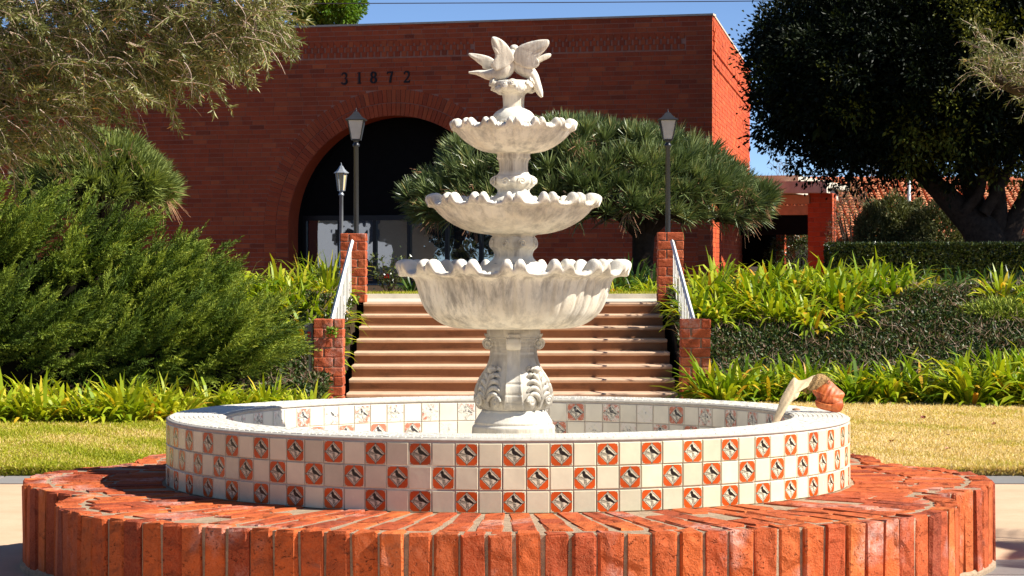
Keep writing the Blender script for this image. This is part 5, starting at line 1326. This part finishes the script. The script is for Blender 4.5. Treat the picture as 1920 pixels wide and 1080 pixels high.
# narrow leaved grey green trees, one hanging in from the upper left, one from the right edge
def willow_tree(label, base, trunks, starts, nleaf, seed, leafL, leafW, sweep, group=None, tw=.005, deadfrac=.25):
    root = thing('narrow_leaved_tree', label, 'tree', base); g = np.random.default_rng(seed); o0 = np.array(base)
    b = MB()
    for P, r in trunks: b.tube(spline(np.array(P, float) - o0, 14), np.interp(np.linspace(0, 1, 14), np.linspace(0, 1, len(r)), r), 8)
    b.build('trunk', M['bark'], root, True)
    S0, L0 = starts(g); n = len(S0); S0 = S0 - o0
    d = norm(np.array(sweep) + g.normal(0, .42, (n, 3))); nseg = 7; pts = [S0]; p = S0
    for k in range(nseg):
        p = p + d * (L0 / nseg)[:, None]; pts.append(p); d = norm(d + [0, 0, -.10] + g.normal(0, .16, (n, 3)))
    pts = np.stack(pts, 1); tb = MB()
    for i in range(n): tb.tube(pts[i], np.linspace(tw, tw * .35, nseg + 1), 3, cap=False)
    tb.build('twigs', M['twig'], root)
    alive = g.random(n) > deadfrac; mb = MB(); ii = np.repeat(np.where(alive)[0], nleaf); t = g.uniform(.15, nseg, len(ii)); k = np.minimum(t.astype(int), nseg - 1); f = (t - k)[:, None]
    P = pts[ii, k] * (1 - f) + pts[ii, k + 1] * f; T = norm(pts[ii, k + 1] - pts[ii, k])
    dd = T * .75 + norm(g.normal(size=P.shape)) * .7
    tone = np.clip(np.repeat(g.uniform(.1, .7, alive.sum()), nleaf) + g.normal(0, .16, len(ii)), 0, .94); dr = g.random(len(ii)) < .015; tone[dr] = 1
    leaf_quads(mb, P, dd, leafL * g.uniform(.6, 1.2, len(P)), leafW * g.uniform(.7, 1.2, len(P)), tone, .08, g=g)
    mb.build('leaves', M['olive'], root); return root
OD = 21.0
def starts_left(g):
    n = 2300; px = g.uniform(-260, 500, n); lower = np.interp(px, [-260, 0, 100, 200, 300, 400, 470, 520], [300, 300, 260, 180, 165, 120, 70, 20])
    py = -120 + (lower + 120) * g.random(n) ** .95; D = OD + g.uniform(-.9, .9, n)
    return np.array([at(a, b_, c) for a, b_, c in zip(px, py, D)]), g.uniform(.22, .55, n)
lb = at(-420, 496, 22.0); lb[2] = 0.0
lb2 = (float(lb[0]), float(lb[1]), 0.0)
def O_(px, py, d=0): return at(px, py, OD + d)
willow_tree('grey green narrow leaved tree hanging into the upper left corner', lb2,
            [([lb2, O_(-400, 250, .8), O_(-330, 60, .6), O_(-200, -80, .3)], [.22, .19, .16, .12]), ([O_(-360, 120, .7), O_(-150, 40, .5), O_(60, 20, .3), O_(250, 10, .2), O_(420, 60)], [.10, .06, .035, .02, .01]),
             ([O_(-330, 60, .6), O_(-100, -60, .3), O_(150, -40, .4), O_(330, -20, .3)], [.1, .08, .05, .02]), ([O_(-350, 200, .6), O_(-180, 170, .2), O_(-20, 190, 0), O_(100, 210)], [.1, .07, .04, .02])],
            starts_left, 46, 81, .085, .0135, (.8, -.1, -.18), deadfrac=.27, tw=.0045)
RD = 26.0
def starts_right(g):
    n = 170; t = g.random(n); px = 1835 + 190 * t + g.normal(0, 10, n); py = np.interp(px, [1820, 1880, 1960, 2040], [125, 165, 180, 200]) - g.uniform(-10, 70, n) * 1.0
    return np.array([at(a, b_, RD + c) for a, b_, c in zip(px, py, g.uniform(-.3, .3, n))]), g.uniform(.22, .5, n)
rb = at(2160, 496, RD); rb2 = (float(rb[0]), float(rb[1]), 0.6)
willow_tree('grey green branch of a narrow leaved tree reaching in at the right edge', rb2,
            [([rb2, at(2150, 300, RD), at(2100, 200, RD)], [.2, .17, .12]), ([at(2120, 230, RD), at(2000, 190, RD), at(1900, 165, RD), at(1838, 130, RD)], [.1, .085, .07, .03])], starts_right, 24, 82, .085, .012, (-.6, -.1, .55), deadfrac=.2)
# fan palm just out of the picture, right: its fronds streak the paving with shade
pb = (8.6, -.6, 0.0); ptree = thing('fan_palm', 'palm beside the paving at the right whose fronds shade it', 'palm tree', pb)
b = MB(); b.tube([(0, 0, 0), (.05, 0, 1.6), (.0, 0, 3.1), (-.05, 0, 4.5)], [.24, .2, .18, .2], 12); b.build('trunk', M['greybark'], ptree, True)
g = np.random.default_rng(91)
for k in range(20):
    a = k * 2.4; el = g.uniform(-.35, .9); d0 = np.array([cos(a) * cos(el), sin(a) * cos(el), sin(el)]); b = MB(); P = [np.array([0, 0, 4.5])]; dd = d0.copy()
    for j in range(8): P.append(P[-1] + dd * .24); dd = dd + [0, 0, -.13]; dd /= np.linalg.norm(dd)
    P = np.array(P); b.tube(P, np.linspace(.022, .006, 9), 4); n = 46; t = np.linspace(1.2, 7.9, n); k_ = t.astype(int); f = (t - k_)[:, None]; Q = P[k_] * (1 - f) + P[np.minimum(k_ + 1, 8)] * f
    sd = norm(np.cross(d0, [0, 0, 1.])); sg = np.where(np.arange(n) % 2, 1, -1)[:, None]
    ribbons(b, Q, sd * sg + d0 * .6 + [0, 0, -.25], np.tile(d0, (n, 1)), .55, .035, .25, g.random(n), 3); b.build('frond', M['darklily'], ptree)

# ---- clipped hedge, shrubs, vine, bare trees behind
hp0, hp1 = at(1548, 0, 36.5), at(2010, 0, 35.5)
hz1 = at(0, 459, 36)[2]; hedge = thing('clipped_hedge', 'low clipped dark green hedge at the top of the right bank', 'hedge', ((hp0[0] + hp1[0]) / 2, 23.8, TERR))
hl = (hp1[0] - hp0[0]) / 2; hh = hz1 - TERR
b = MB(); b.box((0, 0, hh / 2 - .04), (hl - .06, .36, hh / 2 - .05)); b.build('dark_core', M['darkcore'], hedge)  # solid dark box stands in for the shade behind the leaves
g = np.random.default_rng(95); n = 26000; face = g.random(n)
P = np.column_stack([g.uniform(-hl, hl, n), g.uniform(-.42, .42, n), g.uniform(0.05, hh, n)])
P[face < .5, 2] = hh - np.abs(g.normal(0, .03, (face < .5).sum())); fs = (face >= .5) & (face < .93); P[fs, 1] = -.42 + np.abs(g.normal(0, .03, fs.sum())); ed = face >= .93; P[ed, 0] = -hl + np.abs(g.normal(0, .04, ed.sum()))
leaf_quads(MBh := MB(), P, np.column_stack([g.normal(0, .7, n), g.normal(-.4, .5, n), g.normal(.5, .5, n)]), g.uniform(.04, .075, n), g.uniform(.022, .04, n), g.beta(1.5, 2, n), g=g); MBh.build('foliage', M['hedge'], hedge)
def shrub(name, label, c, r, n, seed, mat, leaf=.10, wid=.025, cat='shrub'):
    root = thing(name, label, cat, c); g = np.random.default_rng(seed); mb = MB(); u = norm(g.normal(size=(n, 3))); lump = 1 + .13 * np.sin(u[:, 0] * 7 + seed) * np.cos(u[:, 2] * 6)
    P = u * np.array(r) * (lump * g.uniform(.45, 1, n) ** .5)[:, None] + [0, 0, r[2] * .9]; leaf_quads(mb, P, u + g.normal(0, .7, (n, 3)) + [0, 0, .3], leaf * g.uniform(.6, 1.3, n), wid, g.random(n), g=g); mb.build('foliage', mat, root)
    b = MB()
    for k in range(8): a = k * .8; b.tube([(0, 0, 0), (cos(a) * r[0] * .35, sin(a) * r[1] * .35, r[2] * .8), (cos(a) * r[0] * .7, sin(a) * r[1] * .7, r[2] * 1.3)], [.05, .03, .012], 5)
    b.build('stems', M['bark'], root)
def shrub_px(name, label, px, D, w, ytop, n, seed, mat, **kw):
    c = at(px, ytop, D); hgt = c[2] - TERR; shrub(name, label, (c[0], c[1], TERR), (w, w * .8, hgt / 1.9), n, seed, mat, **kw)
shrub_px('leafy_shrub', 'olive green shrub left of the silver pole behind the hedge', 1665, 54, .75, 365, 8000, 201, M['shrub'], leaf=.13, wid=.036)
shrub_px('leafy_shrub', 'rounded grey green shrub right of the silver pole behind the hedge', 1752, 53, .80, 382, 8000, 202, M['shrub'], leaf=.13, wid=.036)
shrub_px('leafy_shrub', 'small olive green shrub right beside the dry vine', 1640, 53, .42, 385, 4200, 205, M['shrub'], leaf=.13, wid=.036)
shrub_px('leafy_shrub', 'grey green shrub just behind the silver pole', 1708, 56.2, .55, 372, 5200, 206, M['shrub'], leaf=.13, wid=.036)
shrub_px('dry_vine', 'tangled dry purplish vine beside the outer pergola column', 1598, 55, .52, 338, 5200, 203, M['vine'], leaf=.11, wid=.012, cat='vine')
shrub_px('leafy_shrub', 'dark shrub seen through the pergola opening', 1500, 66, .9, 432, 5000, 204, M['hedge'])
for k, px in enumerate((1345, 1362, 1378)): pass
vw = strap_clump(210, 60, .6, .016, M['redleaf'], 1.1, 'dry_grass_clump'); p = at(1362, 0, 52); o = obj('dry_grass_clump', vw, None, (p[0], p[1], TERR + .0), (0, 0, 0), (1.2, 1.2, 1.3)); tag(o, 'dry brown grass clump against the sunlit side wall', 'plant')
def bare_tree(label, base, h, seed, spread=.5, leafy=0):
    root = thing('bare_tree', label, 'tree', base, 0, 'bare trees far behind'); rr = random.Random(seed); b = MB()
    def rec(p, d, L, r, k):
        q = p + d * L; m = (p + q) / 2 + np.array([rr.uniform(-.06, .06) * L for _ in range(3)]); b.tube([p, m, q], [r, r * .85, r * .7], 4 if k < 4 else 5, cap=False)
        if k == 0: return
        for _ in range(rr.choice([2, 3, 3])):
            nd = d + np.array([rr.gauss(0, spread), rr.gauss(0, spread), rr.gauss(.08, spread * .6)]); nd /= np.linalg.norm(nd); rec(q, nd, L * rr.uniform(.62, .85), r * .66, k - 1)
    rec(np.zeros(3), np.array([0, 0, 1.]), h * .28, h * .012, 6); b.build('branches', M['greybark'], root)
for px, D, ytop, sd, lab in ((1385, 92, 15, 5, 'bare tree behind the right corner of the hall roof'), (1470, 80, 280, 6, 'bare tree behind the pergola roof'), (1625, 84, 255, 8, 'bare tree above the tiled house left end')):
    c = at(px, ytop, D); bare_tree(lab, (c[0], c[1], TERR), (c[2] - TERR) * 1.0, sd)
# silver pole
p = at(1704, 496, 57); sp = thing('silver_pole', 'slim silver pole standing behind the clipped hedge', 'pole', (p[0], p[1], TERR))
b = MB(); b.lathe([(.09, 0), (.09, .03), (.05, .05), (.045, 4.2), (.001, 4.21)], 12); b.build('shaft', M['silver'], sp, True)
b = MB(); b.tube([(0, 0, 4.16), (.12, 0, 4.28), (.3, 0, 4.3)], .02, 8); b.build('bracket', M['silver'], sp, True)
# overhead cable
x0, x1 = at(-800, 3, 66), at(2400, -10, 66); xs_ = np.linspace(0, 1, 60); Pw = x0 + (x1 - x0) * xs_[:, None]; mid = at(960, 6.5, 66)[2]; Pw[:, 2] -= 4 * xs_ * (1 - xs_) * ((x0[2] + x1[2]) / 2 - mid)
b = MB(); b.tube(Pw, .013, 5); tag(b.build('overhead_cable', M['wire']), 'thin dark overhead cable crossing the sky above the hall', 'cable')
for xx, zt in ((x0[0], x0[2]), (x1[0], x1[2])):
    t_ = thing('utility_pole', 'wooden utility pole holding the overhead cable ' + ('far left' if xx < 0 else 'far right'), 'utility pole', (xx, x0[1], TERR)); b = MB(); b.tube([(0, 0, 0), (0, 0, zt - TERR + .2)], [.16, .11], 10); b.build('shaft', M['greybark'], t_)

# ---- what the glass doors mirror: a parked white van, a cream building and dark trees on the left side of the grounds
v = thing('white_van', 'white delivery van parked left of the grounds and mirrored in the glass doors', 'van', (-23.7, 22.4, TERR), R(-37))
b = MB(); b.box((0, 0, 1.15), (2.2, 1.0, .8)); b.box((2.7, 0, .82), (.5, .95, .45)); b.build('body', M['van_paint'], v)
b = MB(); b.box((1.6, 1.003, 1.5), (.45, .004, .25)); b.box((1.6, -1.003, 1.5), (.45, .004, .25)); b.build('window', M['bronze'], v)
for wx in (-1.4, 2.3):
    for wy in (-.95, .95):
        b = MB(); b.tube([(wx, wy - .1, .36), (wx, wy + .1, .36)], .36, 20); b.build('wheel', M['rubber'], v)
cb_ = thing('cream_building', 'cream building with dark roof beyond the van and mirrored in the doors', 'building', (-38, 6, TERR), R(-37))
b = MB(); b.box((0, 0, 1.8), (7, 3, 1.8)); b.build('wall', M['stucco'], cb_)
b = MB(); b.box((0, 0, 3.75), (7.4, 3.4, .16)); b.box((0, 0, 4.6), (7.0, 3.0, .7), taper=.55); b.build('roof', M['bronze'], cb_)
for q in (-4, 0, 4): b = MB(); b.box((q, 3.0, 1.9), (.6, .03, .7)); b.build('window', M['greybox'], cb_)
for k, (x, y) in enumerate(((-33, 16), (-46, 12), (-30, 3), (-40, -8), (-24, -10), (-16, -22))):
    c = (x, y, TERR if y > 5 else 0.0)
    clump_tree('dark_tree', 'dark tree standing left of the grounds and mirrored in the doors', c, [((np.array(c) + [0, 0, 6.5]), (3.4, 3.4, 4.6))].__class__([(((np.array(c) + [0, 0, 6.5]), (3.4, 3.4, 4.6)), 1.0)]), 220, 30, .34, M['ficus'], 300 + k, [([c, np.array(c) + [0, 0, 3], np.array(c) + [0, 0, 6]], [.35, .28, .15])], 1800).__setitem__("group", 'dark trees left of the grounds')
